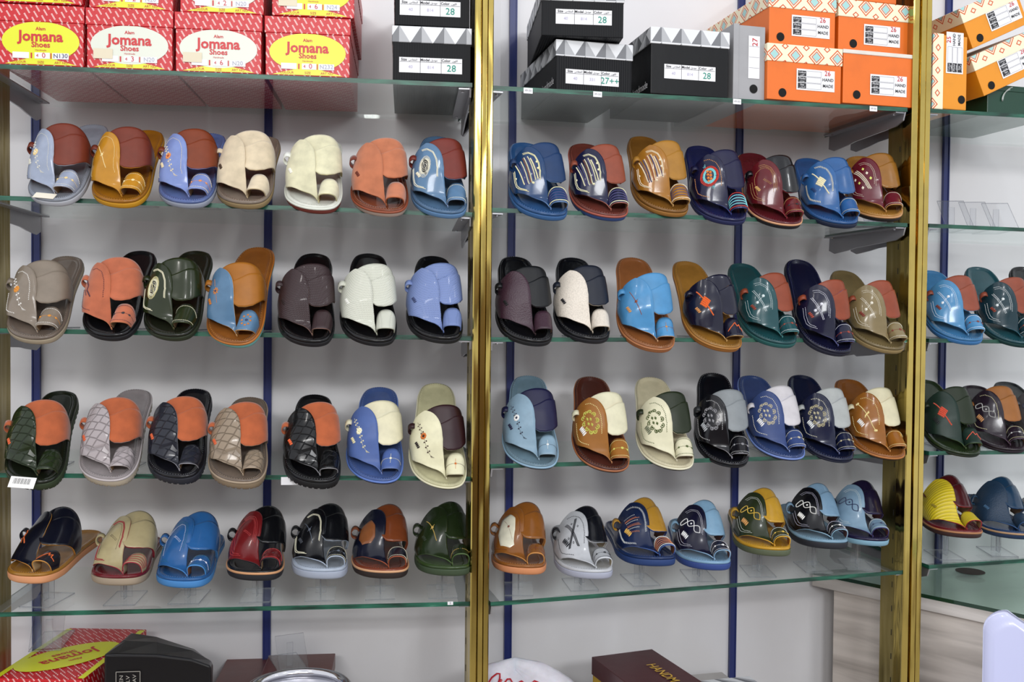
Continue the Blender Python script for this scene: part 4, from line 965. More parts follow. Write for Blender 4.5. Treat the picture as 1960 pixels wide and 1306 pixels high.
def diamonds(nt, sx, M, MIX):
    u = M('ADD', sx.outputs[0], sx.outputs[1]); v = M('ADD', sx.outputs[2], M('MULTIPLY', sx.outputs[1], 0.0))
    fu = M('ABSOLUTE', M('SUBTRACT', M('FRACT', M('DIVIDE', u, .046)), .5)); fv = M('ABSOLUTE', M('DIVIDE', M('SUBTRACT', v, .0875), .046))
    d = M('ADD', fu, fv)
    fu2 = M('ABSOLUTE', M('SUBTRACT', M('FRACT', M('ADD', M('DIVIDE', u, .046), .5)), .5)); d2 = M('ADD', fu2, M('MULTIPLY', M('ABSOLUTE', M('SUBTRACT', fv, .36)), 1.2))
    c = MIX(M('LESS_THAN', d2, .17), 'e9dfc0', 'c8562c'); c = MIX(M('LESS_THAN', d2, .10), c, 'e9dfc0')
    c = MIX(M('LESS_THAN', d, .39), c, 'cc5a28'); c = MIX(M('LESS_THAN', d, .32), c, 'ece2c6'); c = MIX(M('LESS_THAN', d, .255), c, 'c8502c'); c = MIX(M('LESS_THAN', d, .205), c, '9cc8c4')
    return c
M_DIAM = node_mat('rug_pattern_card', .5, diamonds)
def shards(nt, sx, M, MIX):
    u = M('ADD', sx.outputs[0], M('MULTIPLY', sx.outputs[1], .9)); v = M('ADD', sx.outputs[2], M('MULTIPLY', sx.outputs[1], .5))
    fu = M('FRACT', M('DIVIDE', u, .040)); t = M('ABSOLUTE', M('SUBTRACT', fu, .5)); vv = M('FRACT', M('DIVIDE', M('SUBTRACT', v, .0655), .031))
    tri = M('LESS_THAN', t, M('MULTIPLY', M('SUBTRACT', 1.0, vv), .5)); half = M('GREATER_THAN', fu, .5)
    g = MIX(half, '6c6e72', 'a6a8ab')
    return MIX(tri, 'd6d8da', g)
M_SHARD = node_mat('grey_shard_card', .45, shards)
M_BLACKCARD = mat('black_card', '0e0f12', .5, 0, 'corrugated', 0, .15)
M_ORANGE = mat('orange_card', 'dc6a14', .5, 0, 'card'); M_ORANGE2 = mat('amber_card', 'dc8c14', .42, 0, 'card')
M_PAPER = mat('paper', 'e4e4e6', .7, 0, 'plain'); M_INK = mat('ink', '26262a', .7, 0, 'plain'); M_REDINK = mat('red_ink', 'c02028', .7, 0, 'plain')
M_GREENINK = mat('green_ink', '1f8c78', .7, 0, 'plain'); M_HOLE = mat('plain', '050505', .9, 0, 'plain'); M_LINE = mat('ink', '8a8a90', .7, 0, 'plain')
AR_SIZE, AR_MODEL, AR_COL = '\uFEB1\uFE8E\uFED8\uFEE4\uFEDF\uFE8D', '\uFEDE\uFEF3\uFEA9\uFEEE\uFEE3', '\uFEE5\uFEEE\uFEE0\uFEDF\uFE8D'
def shoe_box(label, P, yaw, w, h, d, lid, bm, lm, group, rotm=None, cat='shoe box', name='shoe_box', ajar=0.0, zoff=0.0):
    rot = Matrix.Rotation(yaw, 3, 'Z')
    if rotm is not None: rot = rot @ rotm
    root = empty(name, P, rot); tag(root, label, cat, group)
    b = MB(); b.box(-w / 2, w / 2, 0, d, 0, h - .0015); b.build('body', bm, root, bevel=.0012)
    l = MB(); e = .0018
    Mx = Matrix.Translation((0, 0, ajar)) if ajar else None
    l.box(-w / 2 - e, w / 2 + e, -e, d + e, h - lid, h, 0, Mx); l.build('lid', lm, root, bevel=.0012)
    return root
def stack_pt(bay, px0, px1, off, z=None):
    a = shelf_pt(bay, 0, px0, off); b = shelf_pt(bay, 0, px1, off); m = (a + b) / 2; w = (b - a).length
    m.z = max(a.z, b.z) + .0004 if z is None else z
    return m, w
def jomana_face(root, w, h, lid, ell, size_no, art, blank, pen):
    hb = h - lid; mb = MB(); cz = hb * .56
    mats = [mat('print_lime', ell, .35, 0, 'plain'), mat('print_red', 'c01c24', .4, 0, 'plain'), M_PAPER, mat('pen', pen, .6, 0, 'plain'), mat('print_yellow', 'd8dc20', .35, 0, 'plain'), mat('tape', 'd8ceb4', .6, 0, 'plain')]
    n = 24; a = w * .42   # low arc strip along the bottom
    vs = [(-a, -.0007, .002), (a, -.0007, .002)] + [(a - 2 * a * i / n, -.0007, .002 + .0105 * math.sin(math.pi * i / n)) for i in range(1, n)]
    mb.add(vs, [tuple(range(len(vs)))], 4)
    face_ellipse(mb, 0, cz, w * .455, hb * .45, -.0008, 0)
    face_text(mb, 'Jomana', .0248, 0, hb * .665, 1, y=-.0013, bold=.03)
    face_text(mb, 'Alam', .0078, 0, hb * .845, 1, y=-.0013, bold=.02); face_text(mb, 'Shoes', .0130, 0, hb * .475, 1, y=-.0013, bold=.025)
    face_text(mb, 'Handmade', .0042, 0, hb * .355, 1, y=-.0013)
    for x, t in ((-.036, 'COLOUR'), (.0, 'SIZE'), (.034, 'ART NO.')): face_text(mb, t, .0058, x, .0056, 1, y=-.0014)
    for x0_, x1_ in ((-.046, -.019), (-.010, .015), (.019, .046)): face_rect(mb, x0_, x1_, .0118, .0222, -.0012, 2)
    face_rect(mb, -.0165, -.0140, .0122, .0215, -.0012, 1); face_rect(mb, .0158, .0176, .0122, .0215, -.0012, 1)
    face_text(mb, '4', .0078, -.0055, .0168, 1, y=-.0016); face_text(mb, size_no, .0125, .005, .0172, 1, rot=.08, y=-.0016)
    face_text(mb, art, .0105, .0325, .0170, 3, rot=.03, y=-.0016)
    if blank: face_rect(mb, -.060, -.028, .0165, .0335, -.0018, 5)
    mb.build('front_print', mats, root)
JG = 'red printed shoe boxes on the first top shelf'
jy = yaw_of(0)
def stack_on(root_z, h): return root_z + h + .0024
specs = [((-6, 162), 'd8dc20', '0', 'N130', False, '2a2c60', 'red patterned shoe box with lime oval and blue N130 note, at the frame edge'),
         ((164, 332), 'd2d6c8', '3', 'N20', True, 'a8acb8', 'red patterned shoe box with pale oval, size 43, between two others on glass'),
         ((334, 502), 'd2d6c8', '6', 'N20', True, 'a8acb8', 'red patterned shoe box with pale oval, size 46, on the glass shelf'),
         ((506, 671), 'd8dc20', '0', 'N232', False, 'a8acb8', 'red patterned shoe box with lime oval, size 40, last of the red row')]
JH = .103; tops = []
for (pp_, ell, sz, art, bl, pen, lb) in specs:
    P, w = stack_pt(0, pp_[0], pp_[1], .004)
    rt = shoe_box(lb, P, jy, w - .004, JH, .285, .029, M_RED, M_RED, JG); jomana_face(rt, w - .004, JH, .029, ell, sz, art, bl, pen); tops.append((P, w))
ups = [('d2d6c8', '0', 'N67', False, '1c1c24', 'red shoe box with black N67 note, stacked above the N130 box'),
       ('d8dc20', '2', 'N20', True, 'a8acb8', 'red shoe box with yellow oval and size 42, cut by the top of the frame'),
       ('d2d6c8', '2', 'N20', False, 'a8acb8', 'red shoe box with pale oval and size 42, stacked above the size 46 box'),
       ('d8dc20', '6', 'N24', True, 'a8acb8', 'red shoe box with lime oval, stacked above the size 40 box')]
for i, (ell, sz, art, bl, pen, lb) in enumerate(ups):
    P, w = tops[i]; P2 = P + Vector(((.0, .0, .004, .009)[i], (-.003, .006, .006, .002)[i], JH + .0022))
    rt = shoe_box(lb, P2, jy + (.0, .01, -.008, .0)[i], w - .007, JH, .28, .029, M_RED, M_RED, JG); jomana_face(rt, w - .007, JH, .029, ell, sz, art, bl, pen)
def blk_label(root, w, x0, z0, num, lw=.092, col=M_GREENINK, num2=None, code='814'):
    mb = MB(); lh = .027
    face_rect(mb, x0, x0 + lw, z0, z0 + lh, -.0008, 0)
    for k in (1, 2): face_line(mb, x0 + lw * k / 3, z0, x0 + lw * k / 3, z0 + lh, .0006, -.0012, 1)
    face_line(mb, x0 + .001, z0 + lh - .0078, x0 + lw - .001, z0 + lh - .0078, .0005, -.0012, 1)
    for k, (t, a) in enumerate((('Size', AR_SIZE), ('Model', AR_MODEL), ('Color', AR_COL))):
        face_text(mb, t, .0065, x0 + lw * k / 3 + .0085, z0 + lh - .0042, 1, y=-.0014, bold=.015); face_text(mb, a, .0050, x0 + lw * k / 3 + .0245, z0 + lh - .0042, 1, y=-.0014)
    face_text(mb, num, .017, x0 + lw * .83, z0 + .009, 2, y=-.0015); face_text(mb, code, .008, x0 + lw * .5, z0 + .010, 3, y=-.0015); face_text(mb, '40', .008, x0 + lw * .18, z0 + .010, 3, y=-.0015)
    mb.build('size_label', [M_PAPER, M_INK, M_GREENINK, mat('faint_pen', 'b8b4cc', .7, 0, 'plain')], root)
BG = 'black shoe boxes with white size labels'
P, w = stack_pt(0, 750, 902, .003)
rt = shoe_box('black ribbed shoe box with grey shard lid, lower of the pair by the post', P, jy, w - .003, .096, .285, .029, M_BLACKCARD, M_SHARD, BG); blk_label(rt, w, -.058, .014, '28', .112)
rt = shoe_box('black ribbed shoe box marked 28, upper of the pair by the brass post', P + Vector((.0, .004, .0985)), jy + .01, w - .008, .096, .28, .029, M_BLACKCARD, M_SHARD, BG); blk_label(rt, w, -.058, .018, '28', .108)
by = yaw_of(1)
P, w = stack_pt(1, 1065, 1208, .022)
hA = .094
rt = shoe_box('black shoe box with white and grey shard lid marked 27, lower of the two stacked', P, by - .02, w, hA, .27, .030, M_BLACKCARD, M_SHARD, BG); blk_label(rt, w, -.056, .014, '27++', .104, code='331')
mbx = MB(); vs_, fs_ = text_verts('handmade', .020)
mbx.add([Vector((-w / 2 - .0010, .055 - v.x, .022 + v.y)) for v in vs_], fs_); mbx.build('side_print', M_PAPER, rt)
P2, w2 = stack_pt(1, 1036, 1190, .002, P.z + hA + .0024)
rt = shoe_box('black shoe box marked 28 on top of the one marked 27', P2, by - .17, w2 - .004, .094, .26, .030, M_BLACKCARD, M_SHARD, BG); blk_label(rt, w2, -.050, .022, '28', .104)
P, w = stack_pt(1, 1246, 1392, .006)
rt = shoe_box('large smooth black shoe box with shard lid, beside the upright grey box', P, by - .03, w, .125, .24, .031, mat('black_gloss_card', '0b0c0e', .36, 0, 'card', 0, .22), M_SHARD, BG); blk_label(rt, w, -.052, .030, '28', .104, code='814')
mbx = MB(); mbx.add([Vector((-w / 2 - .0010, .055 - v.x, .020 + v.y)) for v in vs_], fs_); mbx.build('side_print', M_PAPER, rt)
# grey box standing on its end
P, w = stack_pt(1, 1400, 1463, .012)
RT90 = Matrix.Rotation(R(-90), 3, 'Y')
gm = mat('grey_card', '9a9a9c', .5, 0, 'card')
root = shoe_box('plain grey shoe box standing upright beside the orange boxes', P + Vector((w / 2 * math.cos(by), w / 2 * math.sin(by), .0722)), by, .1425, w - .002, .27, .012, gm, gm, None, RT90)
mb = MB(); face_rect(mb, -.030, .052, .012, .036, -.0008, 0)
for k in range(1, 4): face_line(mb, -.030 + .0205 * k, .013, -.030 + .0205 * k, .035, .0005, -.0012, 1)
face_text(mb, '27', .016, .040, .022, 2, y=-.0015); face_ellipse(mb, -.050, .024, .0085, .0085, -.0009, 3)
mb.build('size_label', [M_PAPER, M_LINE, M_REDINK, M_HOLE], root)

def orange_label(root, x0, z0, num, hole=(-.048, .014), s=1.0):
    mb = MB(); lw, lh = .084 * s, .041 * s
    face_rect(mb, x0, x0 + lw, z0, z0 + lh, -.0008, 0)
    for k, (t, a) in enumerate((('Size', AR_SIZE), ('Model', AR_MODEL), ('Colour', AR_COL))):
        zb = z0 + .003 * s + k * .0120 * s
        face_rect(mb, x0 + .003 * s, x0 + .021 * s, zb, zb + .0105 * s, -.0012, 1); face_text(mb, t, .0056 * s, x0 + .012 * s, zb + .0072 * s, 0, y=-.0015); face_text(mb, a, .0044 * s, x0 + .012 * s, zb + .0025 * s, 0, y=-.0015)
        for zz in (zb, zb + .0105 * s): face_line(mb, x0 + .022 * s, zz, x0 + .054 * s, zz, .0005, -.0012, 3)
        face_line(mb, x0 + .054 * s, zb, x0 + .054 * s, zb + .0105 * s, .0005, -.0012, 3)
    face_text(mb, 'HAND', .0086 * s, x0 + .069 * s, z0 + .0225 * s, 1, y=-.0014, bold=.01); face_text(mb, 'MADE', .0086 * s, x0 + .069 * s, z0 + .0105 * s, 1, y=-.0014, bold=.01)
    face_text(mb, num, .014 * s, x0 + .068 * s, z0 + .035 * s, 2, y=-.0015)
    mb.build('size_label', [M_PAPER, M_INK, M_REDINK, M_LINE], root)
    hb = MB(); face_ellipse(hb, hole[0], hole[1], .0085, .0085, -.0007, 0); o = hb.build('finger_hole', M_HOLE, root)
OG = 'orange shoe boxes in the middle bay'
P, w = stack_pt(1, 1468, 1609, .002)
rt = shoe_box('orange shoe box with rug-patterned lid, lower, next to the grey box', P, by, w, .108, .28, .034, M_ORANGE, M_DIAM, OG); orange_label(rt, -.018, .022, '26')
Pt, wt = stack_pt(1, 1470, 1596, .012, P.z + .1106)
rt = shoe_box('orange shoe box with rug-patterned lid, stacked above the one next to grey box', Pt, by, wt, .104, .27, .034, M_ORANGE, M_DIAM, OG); orange_label(rt, -.024, .018, '26')
P, w = stack_pt(1, 1613, 1748, .0015)
rt = shoe_box('orange shoe box with white-edged flat lid, lower one beside the brass post', P, by, w, .106, .28, .008, M_ORANGE, mat('white_card', 'd8d2c8', .6, 0, 'card'), OG); orange_label(rt, -.020, .020, '26', (-.050, .018))
Pu, wu = stack_pt(1, 1602, 1738, .016, P.z + .1086)
rt = shoe_box('orange shoe box with rug-patterned lid, stacked beside the brass post', Pu, by + .01, wu, .100, .26, .034, M_ORANGE, M_DIAM, OG); orange_label(rt, -.024, .014, '26')
P3, w3 = stack_pt(1, 1568, 1712, .020, Pu.z + .1024)
rt = shoe_box('orange shoe box at the very top, spanning the two stacks', P3, by, w3, .104, .25, .034, M_ORANGE, M_DIAM, OG); orange_label(rt, -.024, .016, '26')
# last bay: upright and tilted amber boxes
AG = 'amber shoe boxes in the last bay'
P, w = stack_pt(2, 1781, 1849, .006)
cy, sy = math.cos(by), math.sin(by)
rt = shoe_box('amber shoe box standing on its side with patterned lid facing the brass post', P + Vector((w / 2 * cy, w / 2 * sy, .0768)), by, .150, w - .002, .27, .026, M_ORANGE2, M_DIAM, AG, RT90); orange_label(rt, -.002, .010, '25', (-.054, .012))
P, w = stack_pt(2, 1872, 2030, .03)
gm2 = mat('green_card', '0b3a28', .35, 0, 'card')
groot = shoe_box('dark green shoe box with pale swirling lines under the tilted amber boxes', P, by, .165, .062, .24, .012, gm2, gm2, None)
mb = MB()
for cx, rr in ((-.02, .028), (-.012, .034), (.045, .03), (.054, .036)):
    pts = [(cx + rr * math.cos(t), -.0025, .030 + rr * .9 * math.sin(t)) for t in [math.pi * .6 + k * .1 for k in range(14)]]
    pts = [q for q in pts if .004 < q[2] < .060]
    if len(pts) > 2: mb.tube(pts, .0011, 6)
mb.build('swirl_print', mat('plain', 'a8b0ac', .5, 0, 'plain'), groot)
TL = Matrix.Rotation(R(-25), 3, 'Y')
gtop = P.z + .0645
def tilt_box(lb, px, py, off, num, h=.086):
    Pq = on_plane(2, px, py, off); c, s = math.cos(R(25)), math.sin(R(25)); hw = .075
    Pc = Vector((Pq.x + hw * c * cy, Pq.y + hw * c * sy, Pq.z + hw * s))
    rt = shoe_box(lb, Pc, by, .150, h, .25, .031, M_ORANGE2, M_DIAM, AG, TL); orange_label(rt, -.018, .016, num, (-.050, .014)); return Pc
tilt_box('amber shoe box leaning at a slant on the green box', 1884, 184, .010, '26')
tilt_box('amber shoe box slanting on top of the other leaning one', 1862, 93, .012, '26')

# white price slips stuck on glass edges
def slip(bay, lev, px, w=.017, h=.010, txt='49-50', dz=0.0, lab=None):
    P = shelf_pt(bay, lev, px, -.0012); o = MB(); face_rect(o, -w / 2, w / 2, -h / 2, h / 2, 0, 0); o.box(-w / 2, w / 2, .0002, .0008, -h / 2, h / 2, 0)
    face_text(o, txt, .0055, 0, 0, 1, y=-.0004)
    ob = o.build('price_slip', [M_PAPER, M_LINE]); ob.location = (P.x, P.y, P.z - .006 + dz); ob.rotation_euler = (0, 0, yaw_of(bay))
    tag(ob, lab, 'price slip', 'price slips on the glass edges')
slip(1, 0, 1011, lab='small white price slip below the black box marked 27, near the brass post')
slip(1, 0, 1144, lab='small white price slip under the front of the black 27 box')
slip(1, 0, 1411, lab='small white price slip under the grey upright box')
slip(1, 0, 1672, lab='small white price slip under the orange boxes by the brass post')
slip(0, 3, 560, .040, .014, '41.5', -.004, lab='torn white price slip on the glass edge between taupe and black embossed sandals')
slip(0, 4, 862, .010, .006, '8', 0.004, lab='scrap of white tape on the lowest glass edge of the first bay')

# empty acrylic stands in the last bay
for px, lb in ((1838, 'empty clear acrylic stand nearest the brass post on the upper shelf'), (1880, 'empty clear acrylic stand in the middle of three on the upper shelf'), (1925, 'empty clear acrylic stand farthest from the brass post on the upper shelf')):
    P = shelf_pt(2, 1, px, .05); lean_stand(lb, 2, 1, P, by + R(-20), R(45), .085)

# ------------------------------------------------------------------ below the shelves
ZB = -.80
base = MB()
def base_board(bay, px0, px1):
    P = on_plane(bay, px0, 1250, .05); Q = on_plane(bay, px1, 1250, .05); return P, Q
P, Q = base_board(0, 22, 880)
yb = jy; L_ = (Q - P).length
bb = MB(); bb.box(0, Vector((Q.x - P.x, Q.y - P.y)).length, 0, DEPTH * math.cos(jy) - .054, -.70 + .0, 0)
o = bb.build('plinth', mat('white_board', 'b8b4b0', .4, 0, 'card')); o.location = (P.x, P.y, ZB); o.rotation_euler = (0, 0, jy)
tag(o, 'pale plinth under the first bay carrying boxes and a bag', 'plinth')
P, Q = base_board(1, 985, 1490)
bb = MB(); bb.box(0, Vector((Q.x - P.x, Q.y - P.y)).length, 0, DEPTH * math.cos(by) - .054, -.70, 0)
o = bb.build('plinth', mat('white_board', 'b8b4b0', .4, 0, 'card')); o.location = (P.x, P.y, ZB); o.rotation_euler = (0, 0, by)
tag(o, 'pale plinth under the middle bay carrying the maroon box', 'plinth')
def zplane(x, y, z):
    r = ray(x, y); return r * (z / r.z)
# red box lying under the first bay, its lid print facing up
LB = 'boxes kept under the shelves'
ztop = -.628
c = zplane(118, 1268, ztop); h0 = ztop - ZB - .0025
def low_box(lb, cx, cyy, yaw, w, d, h, z0, bm, lm, lid=.03, name='shoe_box', g=LB):
    rot = Matrix.Rotation(yaw, 3, 'Z'); P = Vector((cx, cyy, z0)) - rot @ Vector((0, d / 2, 0))
    return shoe_box(lb, P, yaw, w, h, d, lid, bm, lm, g)
low_box('red shoe box hidden underneath the lying one in the corner', c.x, c.y + .055, jy + R(-8), .15, .26, h0 / 2 - .001, ZB + .0004, M_RED, M_RED)
rt = low_box('red shoe box seen from above, its yellow oval lid print facing up', c.x, c.y + .055, jy + R(-8), .152, .27, h0 / 2, ZB + h0 / 2 + .0018, M_RED, M_RED)
mb = MB(); hh = h0 / 2 + .0006; n = 40
rr = R(232)
def onlid(x, y, z=.0008): return Vector((x * math.cos(rr) - y * math.sin(rr), .110 + x * math.sin(rr) + y * math.cos(rr), hh + z))
mb.add([onlid(.096 * math.cos(t * 2 * math.pi / n), .052 * math.sin(t * 2 * math.pi / n)) for t in range(n)], [tuple(range(n))], 0)
for s_, size, yy in (('Jomana', .036, .004), ('Alam', .012, .026), ('Shoes', .019, -.018)):
    vs, fs = text_verts(s_, size, 'CENTER', .02); mb.add([onlid(v.x, v.y + yy, .0014) for v in vs], fs, 1)
for x0_, x1_ in ((-.079, -.068), (.068, .079)): mb.add([Vector((x0_, .004, hh + .0006)), Vector((x1_, .004, hh + .0006)), Vector((x1_, .262, hh + .0006)), Vector((x0_, .262, hh + .0006))], [(0, 1, 2, 3)], 0)
mb.build('lid_print', [mat('print_lime', 'd8dc20', .35, 0, 'plain'), mat('print_red', 'c01c24', .4, 0, 'plain')], rt)
zj = ZB + h0 + .0018 + .0022
P = zplane(120, 1236, zj + .001); lean_stand('clear acrylic stand lying on the red box in the corner', 0, 4, Vector((P.x - .02, P.y - .03, zj)), R(12), R(58), .07)
# black bag
bagm = mat('black_plastic', '0d0c0f', .34, 0, 'leather', .1, .3)
Of = [(196, 1306), (199, 1252), (225, 1253), (300, 1254), (366, 1262), (404, 1275), (408, 1306)]
Ob = [(214, 1306), (240, 1236), (250, 1211), (300, 1219), (372, 1243), (408, 1271), (404, 1306)]
def bagpt(px, py, off): return on_plane(0, px, py, off)
vf = [bagpt(x, y, -.02) for x, y in Of]; vb = [bagpt(x, y, .10) for x, y in Ob]; vm = [(a.lerp(b, .5) + Vector((0, 0, .006))) for a, b in zip(vf, vb)]
for arr in (vf, vb, vm): arr[0].z = ZB + .001; arr[-1].z = ZB + .001
n = len(vf); vs = vf + vm + vb; fs = [(i, n + i, n + i + 1, i + 1) for i in range(n - 1)] + [(n + i, 2 * n + i, 2 * n + i + 1, n + i + 1) for i in range(n - 1)]
fs += [tuple(range(n)), tuple(range(2 * n, 3 * n))[::-1], (0, n - 1, 2 * n - 1, n), (n, 2 * n - 1, 3 * n - 1, 2 * n)]
bag = mesh_obj('carrier_bag', vs, fs, bagm, smooth=False)
bv = bag.modifiers.new('soft', 'BEVEL'); bv.width = .004; bv.segments = 3
tag(bag, 'black carrier bag with a small framed print, slumped beside the red box', 'bag')
mb = MB(); q0 = bagpt(222, 1287, -.0235)
for (a, b2) in (((0, 0), (.040, 0)), ((0, 0), (0, -.05)), ((.040, 0), (.040, -.05))): face_line(mb, a[0], a[1], b2[0], b2[1], .0010, 0)
for k, t in enumerate(('REN', 'BLV', 'HAV')):
    vs, fs = text_verts(t, .011); mb.add([Vector((.009 + k * .011 - v.y * .8, 0, -.016 + v.x)) for v in vs], fs)
o = mb.build('framed_print', mat('plain', '9a968e', .5, 0, 'plain')); o.parent = bag; o.matrix_parent_inverse = Matrix(); o.location = q0; o.rotation_euler = (0, 0, jy)
# maroon boxes
mar = mat('maroon_card', '5c2018', .38, 0, 'card'); mar2 = mat('oxblood_card', '42161a', .3, 0, 'card')
zt = -.715; c = zplane(468, 1283, zt)
low_box('maroon shoe box behind the black bag, flat lid just visible', c.x, c.y - .02, jy, .085, .18, zt - ZB - .0006, ZB + .0004, mar, mar)
zt2 = -.69; c = zplane(578, 1268, zt2); dd_ = .18
low_box('maroon shoe box under the loose acrylic stand', c.x + .0, c.y - .04, jy, .130, .17, zt2 - ZB - .0006, ZB + .0004, mar, mar)
P = zplane(575, 1274, zt2); lean_stand('loose clear acrylic stand on the maroon box', 0, 4, Vector((P.x, P.y - .05, zt2 + .0012)), R(25), R(50), .075)
# maroon box with gold lettering in the middle bay
zt3 = -.665; bl, br = zplane(1133, 1258, zt3), zplane(1249, 1243, zt3); wv = (br - bl); wb = wv.length; yw3 = math.atan2(wv.y, wv.x); db = .20
rot = Matrix.Rotation(yw3, 3, 'Z'); hb_ = zt3 - ZB - .0006
P = (bl + br) / 2 - rot @ Vector((0, db, 0)); P.z = ZB + .0004
rt = shoe_box('oxblood box with gold lettering down its lid, yellow body showing below', P, yw3, wb - .004, hb_, db, .035, mat('yellow_card', 'b8941c', .5, 0, 'card'), mar2, LB)
mb = MB(); vs, fs = text_verts('HANDMADE', .026, 'LEFT', .01)
mb.add([Vector((wb * .14 + v.y * 1.1, db * .62 - v.x, hb_ + .0016)) for v in vs], fs); mb.build('gold_lettering', mat('gold_print', 'c49a30', .35, 0, 'plain'), rt)
zt4 = -.742; c = zplane(1394, 1301, zt4)
low_box('shoe box with grey shard lid, only its far edge in view beneath the middle bay', c.x, c.y - .055, by, .13, .12, zt4 - ZB - .0006, ZB + .0004, M_BLACKCARD, M_SHARD)
# white plastic bag with red print
def blob_bag():
    random.seed(3); nu, nv = 26, 12; v = []; f = []; Pn = on_plane(1, 945, 1290, .02)
    c = Vector((Pn.x + .070, Pn.y + .100, ZB + .001)); a, b_, hgt = .125, .070, .128
    for i in range(nv + 1):
        t = i / nv; r = (1 - t ** 2.6) ** .5 if t < 1 else 0
        for j in range(nu):
            an = 2 * math.pi * j / nu; w = 1 + .07 * math.sin(3 * an + 4 * t) + .05 * math.sin(7 * an - 5 * t) + random.uniform(-.02, .02)
            v.append(c + Vector((a * r * w * math.cos(an) - .03 * t, b_ * r * w * math.sin(an), hgt * t * (1 + .10 * math.sin(2 * an + 1)))))
    for i in range(nv):
        for j in range(nu): f.append((i * nu + j, i * nu + (j + 1) % nu, (i + 1) * nu + (j + 1) % nu, (i + 1) * nu + j))
    f.append(tuple(range(nu))[::-1])
    m = mat('white_plastic_film', 'd6d4dc', .3, 0, 'leather'); m.node_tree.nodes['Principled BSDF'].inputs['Subsurface Weight'].default_value = .2
    o = mesh_obj('plastic_bag', v, f, m); tag(o, 'crumpled white plastic bag with red print beside the brass post', 'bag')
    # red print follows the film
    pb = MB()
    def at(an, t):
        r = (1 - t ** 2.6) ** .5; w = 1 + .07 * math.sin(3 * an + 4 * t) + .05 * math.sin(7 * an - 5 * t) + .035
        return c + Vector((a * r * w * math.cos(an) - .03 * t, b_ * r * w * math.sin(an), hgt * t * (1 + .10 * math.sin(2 * an + 1)) + .002))
    for k in range(4):
        a0 = -2.15 + k * .36
        pb.tube([at(a0 + .12 * math.cos(s_ * .7), .80 + .10 * math.sin(s_ * .7)) for s_ in range(8)], .0016, 5)
        pb.tube([at(a0 + .02, .70), at(a0 + .10, .76), at(a0 + .16, .86)], .0022, 5)
    pb.build('red_print', mat('print_red', 'b01c28', .4, 0, 'plain'), o)
blob_bag()
# chrome rimmed pedestal in front of the first bay
cc = Vector(((572 - 980) / 1850 * 1.40, 1.40, -.546)); r0 = .072
root = empty('pedestal_stand', (cc.x, cc.y, -1.50)); H_ = cc.z + 1.50
mb = MB(); mb.tube([(r0 * math.cos(t * math.pi / 24), r0 * math.sin(t * math.pi / 24), H_) for t in range(48)], .0075, 12, closed=True); mb.build('chrome_rim', M_STEEL, root, True)
def lathe(prof, n=40):
    v = []; f = []
    for r, z in prof: v += [(r * math.cos(2 * math.pi * t / n), r * math.sin(2 * math.pi * t / n), z) for t in range(n)]
    for i in range(len(prof) - 1):
        for t in range(n): f.append((i * n + t, i * n + (t + 1) % n, (i + 1) * n + (t + 1) % n, (i + 1) * n + t))
    return v, f
v, f = lathe([(r0, H_ - .003), (r0 * .9, H_ - .014), (r0 * .5, H_ - .028), (.001, H_ - .032)]); mesh_obj('bowl', v, f, mat('brushed_steel', 'b0b0b8', .3, 1, 'plain'), root)
v, f = lathe([(.014, H_ - .03), (.014, .02), (.05, .018), (.11, .012), (.12, .004), (.12, 0), (.001, 0)]); mesh_obj('pedestal', v, f, M_STEEL, root)
tag(root, 'round chrome-rimmed pedestal bowl in front of the maroon boxes', 'pedestal')
# desk with glass top meeting the back wall
ZD = -.580
e0, e1 = zplane(1519, 1086, ZD), zplane(1960, 1177, ZD); dv = (e1 - e0).normalized()
a_, b2_ = PLAN[1]
wallY = lambda X: a_ + b2_ * X + DEPTH - .006
# corner where the desk front meets the wall
t = 0
while (e0 - dv * t).y < wallY((e0 - dv * t).x) and t < 1: t += .002
while (e0 - dv * t).y > wallY((e0 - dv * t).x) - .004 and t > -1: t -= .002
g0 = e0 - dv * t; g1 = e1 + dv * .55
g0 = Vector((g0.x, g0.y, ZD)); wx = g1.x + .25
h1 = Vector((wx, wallY(wx) - .01, ZD)); 
woodm = node_mat('ash_wood', .42, lambda nt, sx, M, MIX: None) if False else None
def wood(name, c1, c2):
    m = bpy.data.materials.new(name); m.use_nodes = True; nt = m.node_tree; N = nt.nodes; L = nt.links; p = N['Principled BSDF']; p.inputs['Roughness'].default_value = .35
    tc = N.new('ShaderNodeTexCoord'); mp = N.new('ShaderNodeMapping'); mp.inputs['Scale'].default_value = (1.6, 1.6, 22); mp.inputs['Rotation'].default_value = (0, R(5), 0); L.new(tc.outputs['Object'], mp.inputs[0])
    n = N.new('ShaderNodeTexNoise'); n.inputs['Scale'].default_value = 1.3; n.inputs['Detail'].default_value = 8; n.inputs['Distortion'].default_value = .6; L.new(mp.outputs[0], n.inputs['Vector'])
    r = N.new('ShaderNodeValToRGB'); r.color_ramp.elements[0].position = .34; r.color_ramp.elements[0].color = (*hexc(c1), 1); r.color_ramp.elements[1].position = .62; r.color_ramp.elements[1].color = (*hexc(c2), 1)
    L.new(n.outputs[0], r.inputs[0]); L.new(r.outputs[0], p.inputs['Base Color']); return m
def prism(name, poly, z0, z1, m, parent, mi=None):
    n = len(poly); v = [(p.x, p.y, z0) for p in poly] + [(p.x, p.y, z1) for p in poly]
    f = [tuple(range(n))[::-1], tuple(range(n, 2 * n))] + [(i, (i + 1) % n, n + (i + 1) % n, n + i) for i in range(n)]
    return mesh_obj(name, v, f, m, parent, mi, False)
W_FRONT = wood('ash_wood_front', 'a89f97', 'd8cfc6')
root = empty('counter_desk', (0, 0, 0)); root.location = (g0.x, g0.y, -1.50); off_ = -root.location
def rel(p): return Vector((p.x - g0.x, p.y - g0.y, 0))
